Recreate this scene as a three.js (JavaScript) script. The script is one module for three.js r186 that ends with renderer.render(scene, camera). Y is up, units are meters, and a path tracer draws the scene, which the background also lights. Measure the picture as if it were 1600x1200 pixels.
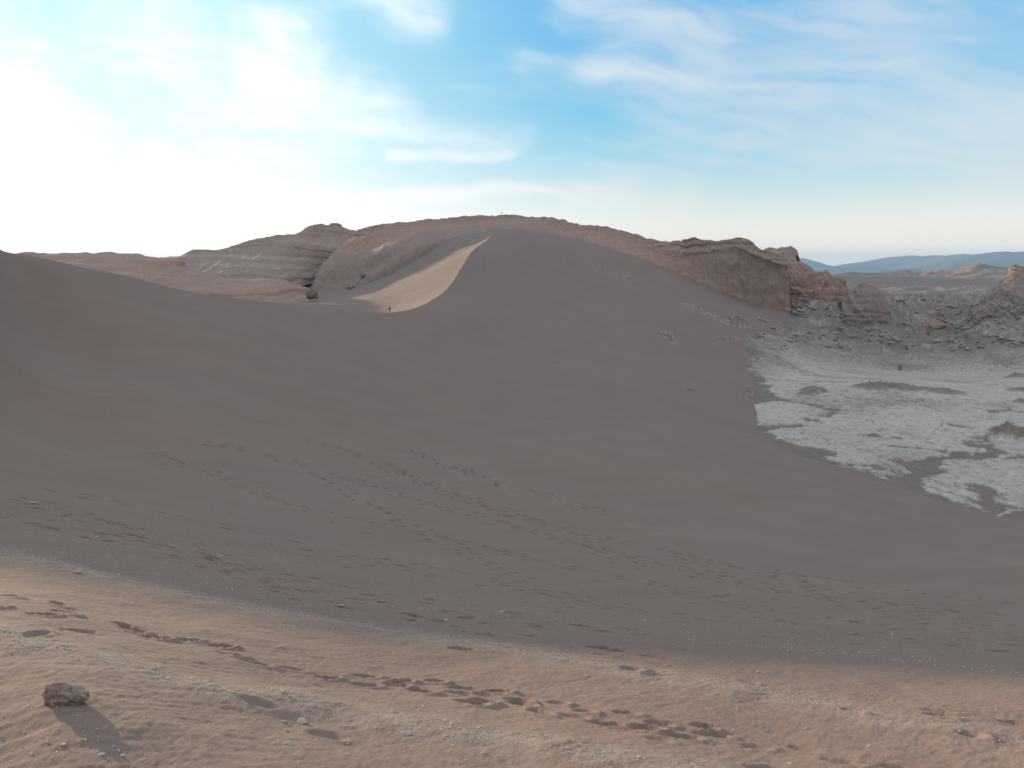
import * as THREE from 'three';
import { mergeGeometries, mergeVertices } from 'three/addons/utils/BufferGeometryUtils.js';
import { MarchingCubes } from 'three/addons/objects/MarchingCubes.js';

// ------------------------------------------------------------------ camera, sky, sun, exposure
const F_PX = 1209, PITCH = Math.atan(180 / F_PX);                 // focal length in pixels of a 1600 x 1200 frame; horizon at row 420
const scene = new THREE.Scene();
const camera = new THREE.PerspectiveCamera(2 * Math.atan(600 / F_PX) * 180 / Math.PI, 4 / 3, 0.3, 60000);
camera.position.set(0, 0, 0);
camera.rotation.x = -PITCH;
scene.add(camera);
const renderer = new THREE.WebGLRenderer();
renderer.toneMapping = THREE.LinearToneMapping;
renderer.toneMappingExposure = 1.18;
renderer.shadowMap.enabled = true;
const SUN_AZ = -47 * Math.PI / 180, SUN_EL = 7.0 * Math.PI / 180;
const SUN = new THREE.Vector3(Math.sin(SUN_AZ) * Math.cos(SUN_EL), Math.sin(SUN_EL), -Math.cos(SUN_AZ) * Math.cos(SUN_EL));
const sun = new THREE.DirectionalLight(new THREE.Color().setRGB(1, 0.80, 0.53), 5);
sun.position.copy(SUN).multiplyScalar(900);
sun.target.position.set(0, 0, 0);
sun.castShadow = true;
sun.shadow.mapSize.set(4096, 4096);
Object.assign(sun.shadow.camera, { left: -700, right: 700, top: 700, bottom: -700, near: 1, far: 2200 });
sun.shadow.radius = 2.0;                                          // thin cirrus round the sun
scene.add(sun, sun.target);

// ------------------------------------------------------------------ numbers
function rng(seed) { let a = seed >>> 0; return () => { a = (a + 0x6D2B79F5) >>> 0; let t = a; t = Math.imul(t ^ (t >>> 15), t | 1); t ^= t + Math.imul(t ^ (t >>> 7), t | 61); return ((t ^ (t >>> 14)) >>> 0) / 4294967296; }; }
const clamp = (x, a = 0, b = 1) => x < a ? a : x > b ? b : x;
const mix = (a, b, t) => a + (b - a) * t;
const smooth = (a, b, x) => { const t = clamp((x - a) / (b - a)); return t * t * (3 - 2 * t); };
const gauss = (x, s) => Math.exp(-0.5 * x * x / (s * s));
const lin = v => { v /= 255; return v <= 0.04045 ? v / 12.92 : Math.pow((v + 0.055) / 1.055, 2.4); };
const rgb = (r, g, b) => [lin(r), lin(g), lin(b)];
const PERM = new Uint8Array(512), GRX = new Float32Array(256), GRY = new Float32Array(256), GR3 = new Float32Array(768);
{ const r = rng(7); const p = [...Array(256).keys()]; for (let i = 255; i > 0; i--) { const j = Math.floor(r() * (i + 1)); [p[i], p[j]] = [p[j], p[i]]; }
  for (let i = 0; i < 512; i++) PERM[i] = p[i & 255];
  for (let i = 0; i < 256; i++) { const a = r() * 6.2832; GRX[i] = Math.cos(a); GRY[i] = Math.sin(a); const z = r() * 2 - 1, q = Math.sqrt(1 - z * z), b = r() * 6.2832; GR3[i * 3] = q * Math.cos(b); GR3[i * 3 + 1] = q * Math.sin(b); GR3[i * 3 + 2] = z; } }
function noise(x, y) {                                              // about -1 .. 1
  const xi = Math.floor(x), yi = Math.floor(y), fx = x - xi, fy = y - yi, X = xi & 255, Y = yi & 255;
  const u = fx * fx * fx * (fx * (fx * 6 - 15) + 10), v = fy * fy * fy * (fy * (fy * 6 - 15) + 10);
  const a = PERM[PERM[X] + Y], b = PERM[PERM[X + 1] + Y], c = PERM[PERM[X] + Y + 1], d = PERM[PERM[X + 1] + Y + 1];
  const n0 = GRX[a] * fx + GRY[a] * fy, n1 = GRX[b] * (fx - 1) + GRY[b] * fy, n2 = GRX[c] * fx + GRY[c] * (fy - 1), n3 = GRX[d] * (fx - 1) + GRY[d] * (fy - 1);
  return 1.5 * (n0 + u * (n1 - n0) + v * (n2 + u * (n3 - n2) - n0 - u * (n1 - n0)));
}
function noise3(x, y, z) {
  const xi = Math.floor(x), yi = Math.floor(y), zi = Math.floor(z), fx = x - xi, fy = y - yi, fz = z - zi;
  const s = t => t * t * t * (t * (t * 6 - 15) + 10), u = s(fx), v = s(fy), w = s(fz);
  let out = 0;
  for (let k = 0; k < 8; k++) {
    const i = k & 1, j = (k >> 1) & 1, l = k >> 2, g = 3 * PERM[PERM[PERM[(xi + i) & 255] + ((yi + j) & 255)] + ((zi + l) & 255)];
    out += (i ? u : 1 - u) * (j ? v : 1 - v) * (l ? w : 1 - w) * (GR3[g] * (fx - i) + GR3[g + 1] * (fy - j) + GR3[g + 2] * (fz - l));
  }
  return 1.4 * out;
}
const fbm = (x, y, n = 4, g = 0.5) => { let s = 0, a = 1; for (let i = 0; i < n; i++) { s += a * noise(x, y); x = x * 2.03 + 17.3; y = y * 2.03 - 9.1; a *= g; } return s; };
const ridged = (x, y, n = 4, g = 0.5) => { let s = 0, a = 1; for (let i = 0; i < n; i++) { s += a * (1 - 2 * Math.abs(noise(x, y))); x = x * 2.07 + 5.3; y = y * 2.07 + 31.7; a *= g; } return s; };
const fbm3 = (x, y, z, n = 3) => { let s = 0, a = 1; for (let i = 0; i < n; i++) { s += a * noise3(x, y, z); x = x * 2.03 + 3.1; y = y * 2.03 + 7.7; z = z * 2.03 - 4.2; a *= 0.5; } return s; };
const hash1 = n => { const s = Math.sin(n * 127.1 + 3.7) * 43758.5453; return s - Math.floor(s); };
function beds(h, thick) {                                           // hard and soft beds: [how far it stands out, tone]
  const s = h / thick, i = Math.floor(s), f = s - i, a = hash1(i), b = hash1(i + 1), t = smooth(0.72, 1.0, f);
  return [mix(a, b, t), mix(hash1(i + 50), hash1(i + 51), t)];
}
const CP = Math.cos(PITCH), SP = Math.sin(PITCH);
function P(px, py, d) {                                             // the place seen at a pixel of the survey photograph, d metres ahead
  const cx = (px - 800) / F_PX, cy = (600 - py) / F_PX, y = cy * CP - SP, z = -cy * SP - CP, s = d / -z;
  return [cx * s, y * s, -d];
}
const W = (px, d, y) => [(px - 800) / F_PX * d, y, -d];            // a place by bearing, distance ahead and height
const azel = (px, py) => { const p = P(px, py, 1); return [Math.atan2(p[0], -p[2]) * 57.2958, Math.atan2(p[1], Math.hypot(p[0], p[2])) * 57.2958]; };

// ------------------------------------------------------------------ sky: blue afternoon sky with cirrus, white round the low sun at the left
{
  const w = 2048, h = 1024, data = new Float32Array(w * h * 4);
  const sAz = SUN_AZ * 57.2958, sEl = SUN_EL * 57.2958;
  // streaks of cirrus: pixel ends, half width in degrees, strength
  const streaks = [[880, -15, 1130, 55, 0.9, 0.6], [1130, 70, 1420, 120, 2.0, 0.55], [960, 100, 1240, 155, 1.0, 0.75], [1240, 155, 1640, 165, 1.5, 0.55], [1050, 200, 1640, 225, 1.7, 0.4],
    [1300, 225, 1640, 215, 1.7, 0.45], [1100, 245, 1480, 250, 0.45, 0.35], [560, -20, 660, 25, 0.8, 0.75], [600, 245, 800, 236, 0.35, 0.65], [560, 205, 820, 212, 0.5, 0.38], [480, 315, 980, 288, 0.5, 0.75], [900, 300, 1080, 300, 0.9, 0.6],
    [1380, 20, 1640, 90, 3.0, 0.35], [820, 100, 940, 120, 0.8, 0.3], [1000, 190, 1200, 215, 0.9, 0.3]]
    .map(s => { const a = azel(s[0], s[1]), b = azel(s[2], s[3]); return [a[0], a[1], b[0], b[1], s[4], s[5]]; });
  const blobs = [[430, 120, 3.8, 3.6, 1.0], [330, 150, 4, 3, 0.45], [260, 70, 5, 3.5, 0.5], [520, 185, 4.5, 2.6, 0.65], [40, 240, 6, 2.0, 1.0], [200, 285, 11, 2.4, 1.1], [440, 240, 6, 1.8, 0.65], [60, 95, 0.9, 0.9, 0.5], [0, 170, 3, 2.2, 0.6], [-150, 200, 9, 6, 1.0]]
    .map(b => { const a = azel(b[0], b[1]); return [a[0], a[1], b[2], b[3], b[4]]; });
  const deep = rgb(94, 182, 237), pale = rgb(150, 224, 244), cyan = rgb(165, 234, 244), zen = rgb(188, 206, 220);
  const cirR = rgb(216, 228, 236), hazeR = rgb(236, 240, 234);
  for (let j = 0; j < h; j++) for (let i = 0; i < w; i++) {
    const el = ((j + 0.5) / h - 0.5) * 180;
    let az = ((i + 0.5) / w - 0.25) * 360;                          // 0 is straight ahead (-z), growing to the right
    if (az > 180) az -= 360;
    const e = Math.max(el, 0), ce = Math.cos(el / 57.2958);
    const dAz = az - sAz, sunA = Math.acos(clamp(ce * Math.cos(SUN_EL) * Math.cos(dAz / 57.2958) + Math.sin(el / 57.2958) * Math.sin(SUN_EL), -1, 1)) * 57.2958;
    const near = smooth(70, 10, sunA), mid = smooth(64, 24, sunA);
    const c = [0, 0, 0];
    const wx = az + 1.1 * fbm(az * 0.11, e * 0.2 + 5, 3), wy = e + 0.55 * fbm(az * 0.13 + 40, e * 0.3, 3);
    // wisps: noise drawn out along the wind
    const drawn = 0.5 + 0.5 * fbm(wx * 0.10 + wy * 0.16, wy * 0.62 - wx * 0.07, 5, 0.56);
    const la = wx * 0.97 - wy * 0.24 + 1.2 * fbm(az * 0.07 + 21, e * 0.16, 3), lb = wy * 0.97 + wx * 0.2 + 0.6 * fbm(az * 0.08 + 77, e * 0.2 + 3, 4, 0.55);
    const fine = 0.5 + 0.62 * fbm(la * 0.085 + 11, lb * 0.8, 6, 0.6);                              // fibres drawn out along the wind
    let cir = 0.12 * smooth(0.5, 1.0, drawn) + (0.26 * smooth(0.45, 1.1, fine) + 0.08 * smooth(6, 26, az)) * smooth(-6, 10, az) + 0.66 * smooth(19, 42, e) + 0.4 * smooth(82, 120, sunA);
    for (const s of streaks) {
      const dx = s[2] - s[0], dy = s[3] - s[1], L = Math.hypot(dx, dy), t = clamp(((wx - s[0]) * dx + (wy - s[1]) * dy) / (L * L));
      const q = Math.hypot(wx - s[0] - dx * t, wy - s[1] - dy * t);
      cir = 1 - (1 - cir) * (1 - s[5] * gauss(q, s[4]) * (0.5 + 0.75 * fine));
    }
    let cum = 0;
    const bx = az + 1.5 * fbm(az * 0.22 + 3, e * 0.3, 4, 0.6), by = e + 1.2 * fbm(az * 0.22 + 60, e * 0.34, 4, 0.6);
    for (const b of blobs) { const q = Math.hypot((bx - b[0]) / b[2], (by - b[1]) / b[3]); cum = Math.max(cum, b[4] * smooth(1.75, 0.1, q)); }
    cum = clamp(cum * (0.6 + 0.5 * fine));
    const haze = mix(0.98 * (1 - smooth(0.5, 10.5, e)), Math.exp(-e / 9.7) * 0.97, mid);
    const up = smooth(2, 17, e), zn = smooth(20, 75, e);
    const boost = 1 + 0.12 * near;
    for (let k = 0; k < 3; k++) {
      let v = mix(pale[k], deep[k], up * (1 - 0.25 * smooth(60, 110, sunA)));
      v = mix(v, cyan[k] * boost, smooth(58, 18, sunA) * 0.92);
      v = mix(v, zen[k], zn);
      const white = mix(cirR[k], [1.12, 1.12, 1.1][k] * (1 + 0.6 * near), mid);
      v = mix(v, white, clamp(cir * 0.92));
      v = mix(v, [1.02, 1.04, 1.04][k] * (1 + 0.35 * near), cum);
      v = mix(v, mix(hazeR[k] * [1.55, 1.3, 1.12][k], [2.1, 1.75, 1.5][k], mid) * mix(1, [0.68, 0.8, 0.9][k], smooth(1.5, 7, e)) * (1 + (mid > 0.5 ? 1.3 : 0.35) * (1 - smooth(-1, 2.6, e))), clamp(haze));
      v += [1.0, 0.93, 0.82][k] * (1.3 * gauss(sunA, 5) + 0.12 * gauss(sunA, 16)); // the aureole of the sun in thin cloud
      c[k] = v;
    }
    if (el < 0) { const t = smooth(0, -6, el); for (let k = 0; k < 3; k++) c[k] = mix(c[k], [0.16, 0.13, 0.11][k], t); }
    const o = (j * w + i) * 4; data[o] = c[0] * 0.85; data[o + 1] = c[1] * 0.85; data[o + 2] = c[2] * 0.85; data[o + 3] = 1;
  }
  const sky = new THREE.DataTexture(data, w, h, THREE.RGBAFormat, THREE.FloatType);
  sky.mapping = THREE.EquirectangularReflectionMapping;
  sky.magFilter = sky.minFilter = THREE.LinearFilter;
  sky.wrapS = THREE.RepeatWrapping;
  sky.needsUpdate = true;
  scene.background = sky;
  scene.environment = sky;
}
scene.fog = new THREE.FogExp2(new THREE.Color().setRGB(0.50, 0.73, 1.0), 0.00008);

// ------------------------------------------------------------------ helpers for things
const used = new Map();
function numbered(n) { const k = used.get(n) || 0; used.set(n, k + 1); return k ? `${n}_${String(k).padStart(3, '0')}` : n; }
function add(o, name, parent = scene) { o.name = parent === scene ? numbered(name) : name; o.castShadow = o.receiveShadow = true; parent.add(o); return o; }
function struct(geo, mat, name, label) { const m = add(new THREE.Mesh(geo, mat), name); m.userData = { kind: 'structure' }; if (label) m.userData.label = label; return m; }
function tag(o, label, category, group) { o.userData.label = label; o.userData.category = category; if (group) o.userData.group = group; return o; }
function grid(nu, nv, at) {                                         // at(i, j) -> [x, y, z, r, g, b]; a sheet of quads
  const pos = new Float32Array(nu * nv * 3), col = new Float32Array(nu * nv * 3), uv = new Float32Array(nu * nv * 2), idx = new Uint32Array((nu - 1) * (nv - 1) * 6);
  for (let j = 0, k = 0; j < nv; j++) for (let i = 0; i < nu; i++, k++) {
    const p = at(i, j);
    pos[k * 3] = p[0]; pos[k * 3 + 1] = p[1]; pos[k * 3 + 2] = p[2];
    col[k * 3] = p[3]; col[k * 3 + 1] = p[4]; col[k * 3 + 2] = p[5];
    uv[k * 2] = p[0]; uv[k * 2 + 1] = p[2];
  }
  for (let j = 0, k = 0; j < nv - 1; j++) for (let i = 0; i < nu - 1; i++) {
    const a = j * nu + i, b = a + 1, c = a + nu, d = c + 1;
    idx[k++] = a; idx[k++] = b; idx[k++] = d; idx[k++] = a; idx[k++] = d; idx[k++] = c;
  }
  const g = new THREE.BufferGeometry();
  g.setAttribute('position', new THREE.BufferAttribute(pos, 3));
  g.setAttribute('color', new THREE.BufferAttribute(col, 3));
  g.setAttribute('uv', new THREE.BufferAttribute(uv, 2));
  g.setIndex(new THREE.BufferAttribute(idx, 1));
  g.computeVertexNormals();
  return g;
}
function spline(pts, x) {                                           // pts: [[x, y], ...] sorted; Catmull-Rom with clamped slopes
  const n = pts.length;
  if (x <= pts[0][0]) return pts[0][1]; if (x >= pts[n - 1][0]) return pts[n - 1][1];
  let i = 0; while (pts[i + 1][0] < x) i++;
  const [x1, y1] = pts[i], [x2, y2] = pts[i + 1], h = x2 - x1, t = (x - x1) / h;
  const sl = k => k <= 0 || k >= n - 1 ? 0 : (pts[k + 1][1] - pts[k - 1][1]) / (pts[k + 1][0] - pts[k - 1][0]);
  const m1 = sl(i) * h, m2 = sl(i + 1) * h, t2 = t * t, t3 = t2 * t;
  return (2 * t3 - 3 * t2 + 1) * y1 + (t3 - 2 * t2 + t) * m1 + (-2 * t3 + 3 * t2) * y2 + (t3 - t2) * m2;
}
// thin-plate surface through survey points, worked in fan coordinates (bearing from a point 3 m behind the eye, log distance)
const APEX = 3;
function surface(points) {
  const n = points.length, U = [], V = [], q = [];
  for (const [x, y, z] of points) { const d = APEX - z; U.push(2 * x / d); V.push(Math.log(d)); q.push(y / d); }
  const N = n + 3, A = Array.from({ length: N }, () => new Float64Array(N + 1));
  const ker = r2 => r2 < 1e-12 ? 0 : r2 * Math.log(r2);
  for (let i = 0; i < n; i++) {
    for (let j = 0; j < n; j++) A[i][j] = ker((U[i] - U[j]) ** 2 + (V[i] - V[j]) ** 2);
    A[i][i] += 2e-3;
    A[i][n] = A[n][i] = 1; A[i][n + 1] = A[n + 1][i] = U[i]; A[i][n + 2] = A[n + 2][i] = V[i]; A[i][N] = q[i];
  }
  for (let c = 0; c < N; c++) {
    let b = c; for (let r = c + 1; r < N; r++) if (Math.abs(A[r][c]) > Math.abs(A[b][c])) b = r;
    [A[c], A[b]] = [A[b], A[c]];
    for (let r = 0; r < N; r++) if (r !== c && A[r][c]) { const f = A[r][c] / A[c][c]; for (let k = c; k <= N; k++) A[r][k] -= f * A[c][k]; }
  }
  const w = new Float64Array(N); for (let i = 0; i < N; i++) w[i] = A[i][N] / A[i][i];
  const UU = Float64Array.from(U), VV = Float64Array.from(V);
  return (u, v) => {                                                // u = x / d, v = ln d
    const uu = 2 * u; let s = w[n] + w[n + 1] * uu + w[n + 2] * v;
    for (let i = 0; i < n; i++) { const a = uu - UU[i], b = v - VV[i], r2 = a * a + b * b; if (r2 > 1e-12) s += w[i] * r2 * Math.log(r2); }
    return s * Math.exp(v);
  };
}

// ------------------------------------------------------------------ survey of the dune
const crest = [[-800, 329, 60], [-400, 322, 71], [-300, 328, 73], [-235, 321, 76], [-185, 320, 80], [-105, 333, 100], [-50, 352, 125], [0, 391.5, 150], [37, 398, 153], [75, 405.6, 156], [112, 414.5, 160], [163, 423.5, 165], [206, 433.5, 170], [244, 442.5, 174], [272, 450, 178], [320, 459, 184], [370, 465.5, 190],
  [440, 474, 200], [500, 481, 209], [559, 486.5, 219], [609, 487.5, 228], [634, 485, 237], [655, 479, 248], [671, 471, 262], [688, 460.5, 280], [702, 448, 300], [714, 432, 322], [724, 415, 346], [733, 400, 368], [742, 388, 390], [752, 381, 408], [761, 376, 424], [768, 366, 444]];
const crestW = crest.map(c => P(...c));
const frontPts = [
  // foreground slope and bowl
  [0, 1200, 4.25], [0, 1050, 5.75], [0, 950, 8.2], [175, 1157, 4.66], [101, 1099, 5.05], [0, 870, 13.5], [0, 800, 23], [0, 700, 42], [0, 600, 68], [0, 500, 104], [0, 440, 128],
  [400, 1200, 4.7], [400, 1050, 7.6], [400, 980, 10.3], [400, 925, 14.8], [400, 860, 25], [400, 800, 40], [400, 700, 76], [400, 600, 122], [400, 520, 160],
  [200, 1060, 6.1], [200, 970, 9.0], [200, 897, 14], [200, 740, 46], [200, 600, 90], [200, 500, 140],
  [600, 1200, 5.1], [600, 1100, 7.2], [600, 1030, 9.6], [600, 980, 13], [600, 920, 22], [600, 850, 40], [600, 700, 98], [600, 600, 152], [600, 540, 190],
  [800, 1200, 5.4], [800, 1100, 7.7], [800, 1050, 9.3], [800, 1010, 11.6], [800, 960, 18], [800, 900, 34], [800, 800, 62], [800, 700, 112], [800, 600, 186], [800, 520, 262], [800, 470, 318], [800, 430, 366], [800, 395, 405], [800, 368, 440], [805, 357, 476], [840, 362, 478], [784, 357, 496],
  [700, 620, 158], [700, 540, 212], [720, 480, 268], [690, 500, 238], [770, 400, 388],
  [900, 560, 235], [900, 470, 342], [900, 410, 410], [870, 374, 450],
  [1000, 1200, 5.5], [1000, 1050, 9.8], [1000, 950, 25], [1000, 800, 76], [1000, 700, 128], [1000, 600, 205], [1000, 520, 296], [1000, 460, 372], [1000, 425, 430], [950, 400, 446], [1010, 417, 444],
  [1200, 1200, 5.9], [1200, 1100, 8.4], [1200, 1040, 11.4], [1200, 950, 29], [1200, 800, 93], [1200, 720, 145], [1190, 682, 181], [1170, 640, 212], [1168, 600, 262], [1100, 560, 290], [1100, 490, 375], [1060, 435, 442], [1130, 457, 443], [1180, 478, 434], [1235, 489, 424], [1180, 520, 370],
  [1600, 1200, 6.2], [1600, 1100, 8.9], [1600, 1055, 11.5], [1600, 1000, 18], [1600, 900, 52], [1600, 825, 112],
  [1400, 1050, 11.2], [1400, 900, 48], [1400, 780, 115], [1440, 777, 132], [1310, 730, 151],
  [-400, 1100, 5], [-400, 870, 13], [-400, 700, 25], [-200, 600, 40],
].map(p => P(...p)).concat([
  W(1300, 250, -46), W(1600, 200, -49), W(1400, 350, -49), W(1230, 330, -41.5), W(1290, 400, -42), W(1600, 400, -52), W(1180, 300, -39.5), W(1500, 150, -44.5), W(1350, 170, -43.5), W(1240, 200, -42.3), W(1350, 600, -46), W(1000, 600, 10), W(800, 600, 30),
  W(-1200, 8, -1.3), W(-1200, 25, -1), W(2400, 10, -6.2), W(2400, 40, -20), W(2400, 110, -42), W(2400, 300, -52),
  [-1.5, -0.9, 1.5], [0, -1.05, 1.5], [1.5, -1.3, 1.5], [-3, -1.3, 0], [0, -1.6, 0], [3, -2.0, 0],
  W(600, 300, 3), W(640, 375, 16), W(560, 290, 2), W(500, 400, 25), W(200, 400, 30), W(700, 430, 30),
]).concat(crestW).concat(crestW.filter((c, i) => i < 19 && i % 2 === 0).flatMap(c => [1.16, 1.5].map(k => [c[0] * k, c[1] - c[2] * (k - 1) * 0.27, c[2] * k])));
const backPts = crestW.concat(crestW.filter((c, i) => i < 22 && i % 2 === 0).map(c => [c[0] * 0.86, c[1] - c[2] * 0.14 * 0.24, c[2] * 0.86]))
  .concat(crestW.filter((c, i) => i < 16 && i % 2 === 0).flatMap(c => [[c[0] * 1.14, c[1] + c[2] * 0.14 * 0.13, c[2] * 1.14]]))
  .concat([[505, 480, 290], [520, 474, 330], [545, 462, 400], [600, 432, 443], [650, 402, 450], [700, 379, 454], [600, 420, 475], [650, 389, 482], [700, 368, 490], [550, 440, 470], [740, 367, 468], [780, 357, 490]].map(p => P(...p)))
  .concat([W(0, 300, -14), W(250, 320, -16), W(450, 330, -15), W(-400, 250, -8), W(-400, 500, -10), W(200, 520, -8), W(500, 520, -6), W(780, 330, 12), W(850, 400, 32), W(1000, 400, 36), W(1300, 300, 25), W(1600, 250, 25), W(900, 520, 48), W(1300, 500, 40), W(800, 60, 6), W(0, 60, 8), W(1600, 60, 6), W(-600, 60, 8), W(800, 10, 3), W(-1200, 300, 0), W(2400, 300, 30)]);
// the windward face beside the far crest: a plane leaning to the left, towards the evening sun
for (const f of [255, 275, 300, 330, 360, 390, 415]) for (const k of [7, 16, 27]) {
  let m = 15; while (-crestW[m + 1][2] < f) m++;
  const t = (f + crestW[m][2]) / (crestW[m][2] - crestW[m + 1][2]), x = mix(crestW[m][0], crestW[m + 1][0], t) - k;
  if (x > -74) backPts.push([x, mix(crestW[m][1], crestW[m + 1][1], t) - 0.47 * k, -f]);
}
const FRONT = surface(frontPts), BACK = surface(backPts);
// coarse tables of both, read with cubic filters
const TU0 = -0.86, TU1 = 0.86, TNU = 300, TV0 = Math.log(1.2), TV1 = Math.log(700), TNV = 300;
function table(f) {
  const t = new Float32Array(TNU * TNV);
  for (let j = 0; j < TNV; j++) for (let i = 0; i < TNU; i++) { const v = TV0 + (TV1 - TV0) * j / (TNV - 1); t[j * TNU + i] = f(TU0 + (TU1 - TU0) * i / (TNU - 1), v) * Math.exp(-v); }
  const cr = (a, b, c, d, x) => b + 0.5 * x * (c - a + x * (2 * a - 5 * b + 4 * c - d + x * (3 * (b - c) + d - a)));
  return (u, v) => {
    if (u < TU0 + 0.01 || u > TU1 - 0.01) return f(u, v);
    const x = (u - TU0) / (TU1 - TU0) * (TNU - 1), y = clamp((v - TV0) / (TV1 - TV0), 0.004, 0.995) * (TNV - 1), xi = clamp(Math.floor(x), 1, TNU - 3), yi = clamp(Math.floor(y), 1, TNV - 3), fx = x - xi, fy = y - yi;
    const row = j => { const k = (yi + j) * TNU + xi; return cr(t[k - 1], t[k], t[k + 1], t[k + 2], fx); };
    return cr(row(-1), row(0), row(1), row(2), fy) * Math.exp(v);
  };
}
const frontT = table(FRONT), backT = table(BACK);
const duneBase = (u, v) => Math.min(frontT(u, v), backT(u, v));
function baseH(x, z) { const d = APEX - z; return duneBase(x / d, Math.log(d)); }
function ground(px, py, hf = baseH, d0 = 3, d1 = 500) {             // walk a sight line until it meets the sand
  const r = P(px, py, 1); let a = d0, b = d0;
  for (; b < d1; b *= 1.01) { if (r[1] * b < hf(r[0] * b, -b)) break; a = b; }
  for (let k = 0; k < 18; k++) { const m = (a + b) / 2; if (r[1] * m < hf(r[0] * m, -m)) b = m; else a = m; }
  return [r[0] * b, hf(r[0] * b, -b), -b];
}

// ------------------------------------------------------------------ footprints, gravel bands and windrows on the sand
const line = (pts) => pts.map(p => ground(...p));
function along(pts, step) {                                         // points with headings along a path
  const out = []; let left = 0;
  for (let i = 0; i + 1 < pts.length; i++) {
    const a = pts[i], b = pts[i + 1], L = Math.hypot(b[0] - a[0], b[2] - a[2]), h = Math.atan2(b[0] - a[0], b[2] - a[2]);
    let s = left; for (; s < L; s += step) out.push([mix(a[0], b[0], s / L), mix(a[2], b[2], s / L), h]);
    left = s - L;
  }
  return out;
}
function pathDist(pts, x, z) {
  let best = 1e9, side = 0, at = 0;
  for (let i = 0; i + 1 < pts.length; i++) {
    const ax = pts[i][0], az = pts[i][2], bx = pts[i + 1][0], bz = pts[i + 1][2];
    if ((x < ax ? x < bx ? Math.min(ax, bx) - x : 0 : x > bx ? x - Math.max(ax, bx) : 0) > best || (z < az ? z < bz ? Math.min(az, bz) - z : 0 : z > bz ? z - Math.max(az, bz) : 0) > best) continue;
    const dx = pts[i + 1][0] - ax, dz = pts[i + 1][2] - az, L2 = dx * dx + dz * dz, t = clamp(((x - ax) * dx + (z - az) * dz) / L2);
    const ex = x - ax - dx * t, ez = z - az - dz * t, q = Math.hypot(ex, ez);
    if (q < best) { best = q; side = Math.sign(ex * dz - ez * dx); at = i + t; }
  }
  return [best, side, at];
}
const band1 = line([[-60, 856], [0, 868], [120, 893], [300, 935], [450, 960], [600, 985], [800, 1018], [1000, 1055], [1200, 1085], [1400, 1130], [1660, 1175]]);
const band2 = line([[-40, 990], [0, 1000], [130, 1025], [250, 1060], [350, 1085], [450, 1095], [560, 1120], [700, 1150], [850, 1175], [1000, 1195], [1100, 1215]]);
const prints = [];                                                  // x, z, heading, length, width, depth
const R1 = rng(11);
function track(px, step, o = {}) {
  const { wide = 0.13, len = 0.33, wid = 0.15, depth = 0.06, skip = 0, jitter = 0.05 } = o;
  let k = 0;
  for (const [x, z, h] of along(line(px), step)) {
    k++;
    if (R1() < skip) continue;
    const s = (k % 2 ? 1 : -1) * wide + (R1() - 0.5) * jitter * 2;
    const g = o.grow ? 0.9 + Math.hypot(x, z) / 70 : 1;
    prints.push([x + Math.cos(h) * s * g, z - Math.sin(h) * s * g, h + (R1() - 0.5) * 0.35, len * g * (0.85 + R1() * 0.35), wid * g * (0.85 + R1() * 0.35), depth * g * (0.7 + R1() * 0.6), o.grow ? 0.1 : 0.28]);
  }
}
const TRAIL = { depth: 0.068, len: 0.3, wid: 0.135, wide: 0.075, jitter: 0.04 };
track([[200, 984], [240, 994], [290, 1001], [350, 1008]], 0.34, { ...TRAIL, depth: 0.075 });
track([[350, 1025], [430, 1042], [500, 1056]], 0.36, TRAIL);
track([[515, 1062], [600, 1066], [680, 1080], [800, 1099], [900, 1121], [1010, 1138], [1110, 1152]], 0.37, TRAIL);
track([[570, 1057], [660, 1063], [780, 1080], [860, 1099], [960, 1115], [1060, 1132], [1100, 1140]], 0.40, TRAIL);
track([[660, 1082], [760, 1099], [850, 1117], [950, 1131], [1080, 1156]], 0.62, { ...TRAIL, skip: 0.2 });
track([[1110, 1150], [1220, 1165], [1300, 1185], [1400, 1205]], 0.4, { ...TRAIL, depth: 0.04, skip: 0.25 });
track([[640, 1095], [760, 1110], [700, 1125]], 0.55, { depth: 0.05, len: 0.4, skip: 0.3 });
track([[-20, 925], [30, 932], [80, 945], [140, 965], [200, 985]], 0.55, { depth: 0.06, skip: 0.15 });
track([[-20, 952], [40, 955], [75, 958]], 0.5, { depth: 0.06 });
track([[80, 1000], [140, 990], [70, 985]], 0.7, { depth: 0.035, skip: 0.3 });
track([[390, 1105], [450, 1125], [620, 1165], [660, 1170], [770, 1187]], 0.8, { depth: 0.035, len: 0.3, skip: 0.35 });
track([[1020, 1160], [1170, 1195], [1250, 1195]], 0.9, { depth: 0.035, len: 0.3 });
track([[1140, 1068], [1200, 1080], [1290, 1095], [1390, 1118], [1480, 1135], [1600, 1160]], 0.6, { depth: 0.055, skip: 0.2, wide: 0.3, jitter: 0.2, len: 0.3 });
track([[1000, 1040], [1100, 1062], [1250, 1090], [1400, 1105], [1560, 1125], [1640, 1135]], 0.75, { depth: 0.055, skip: 0.2, wide: 0.35, jitter: 0.4, len: 0.3 });
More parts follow.
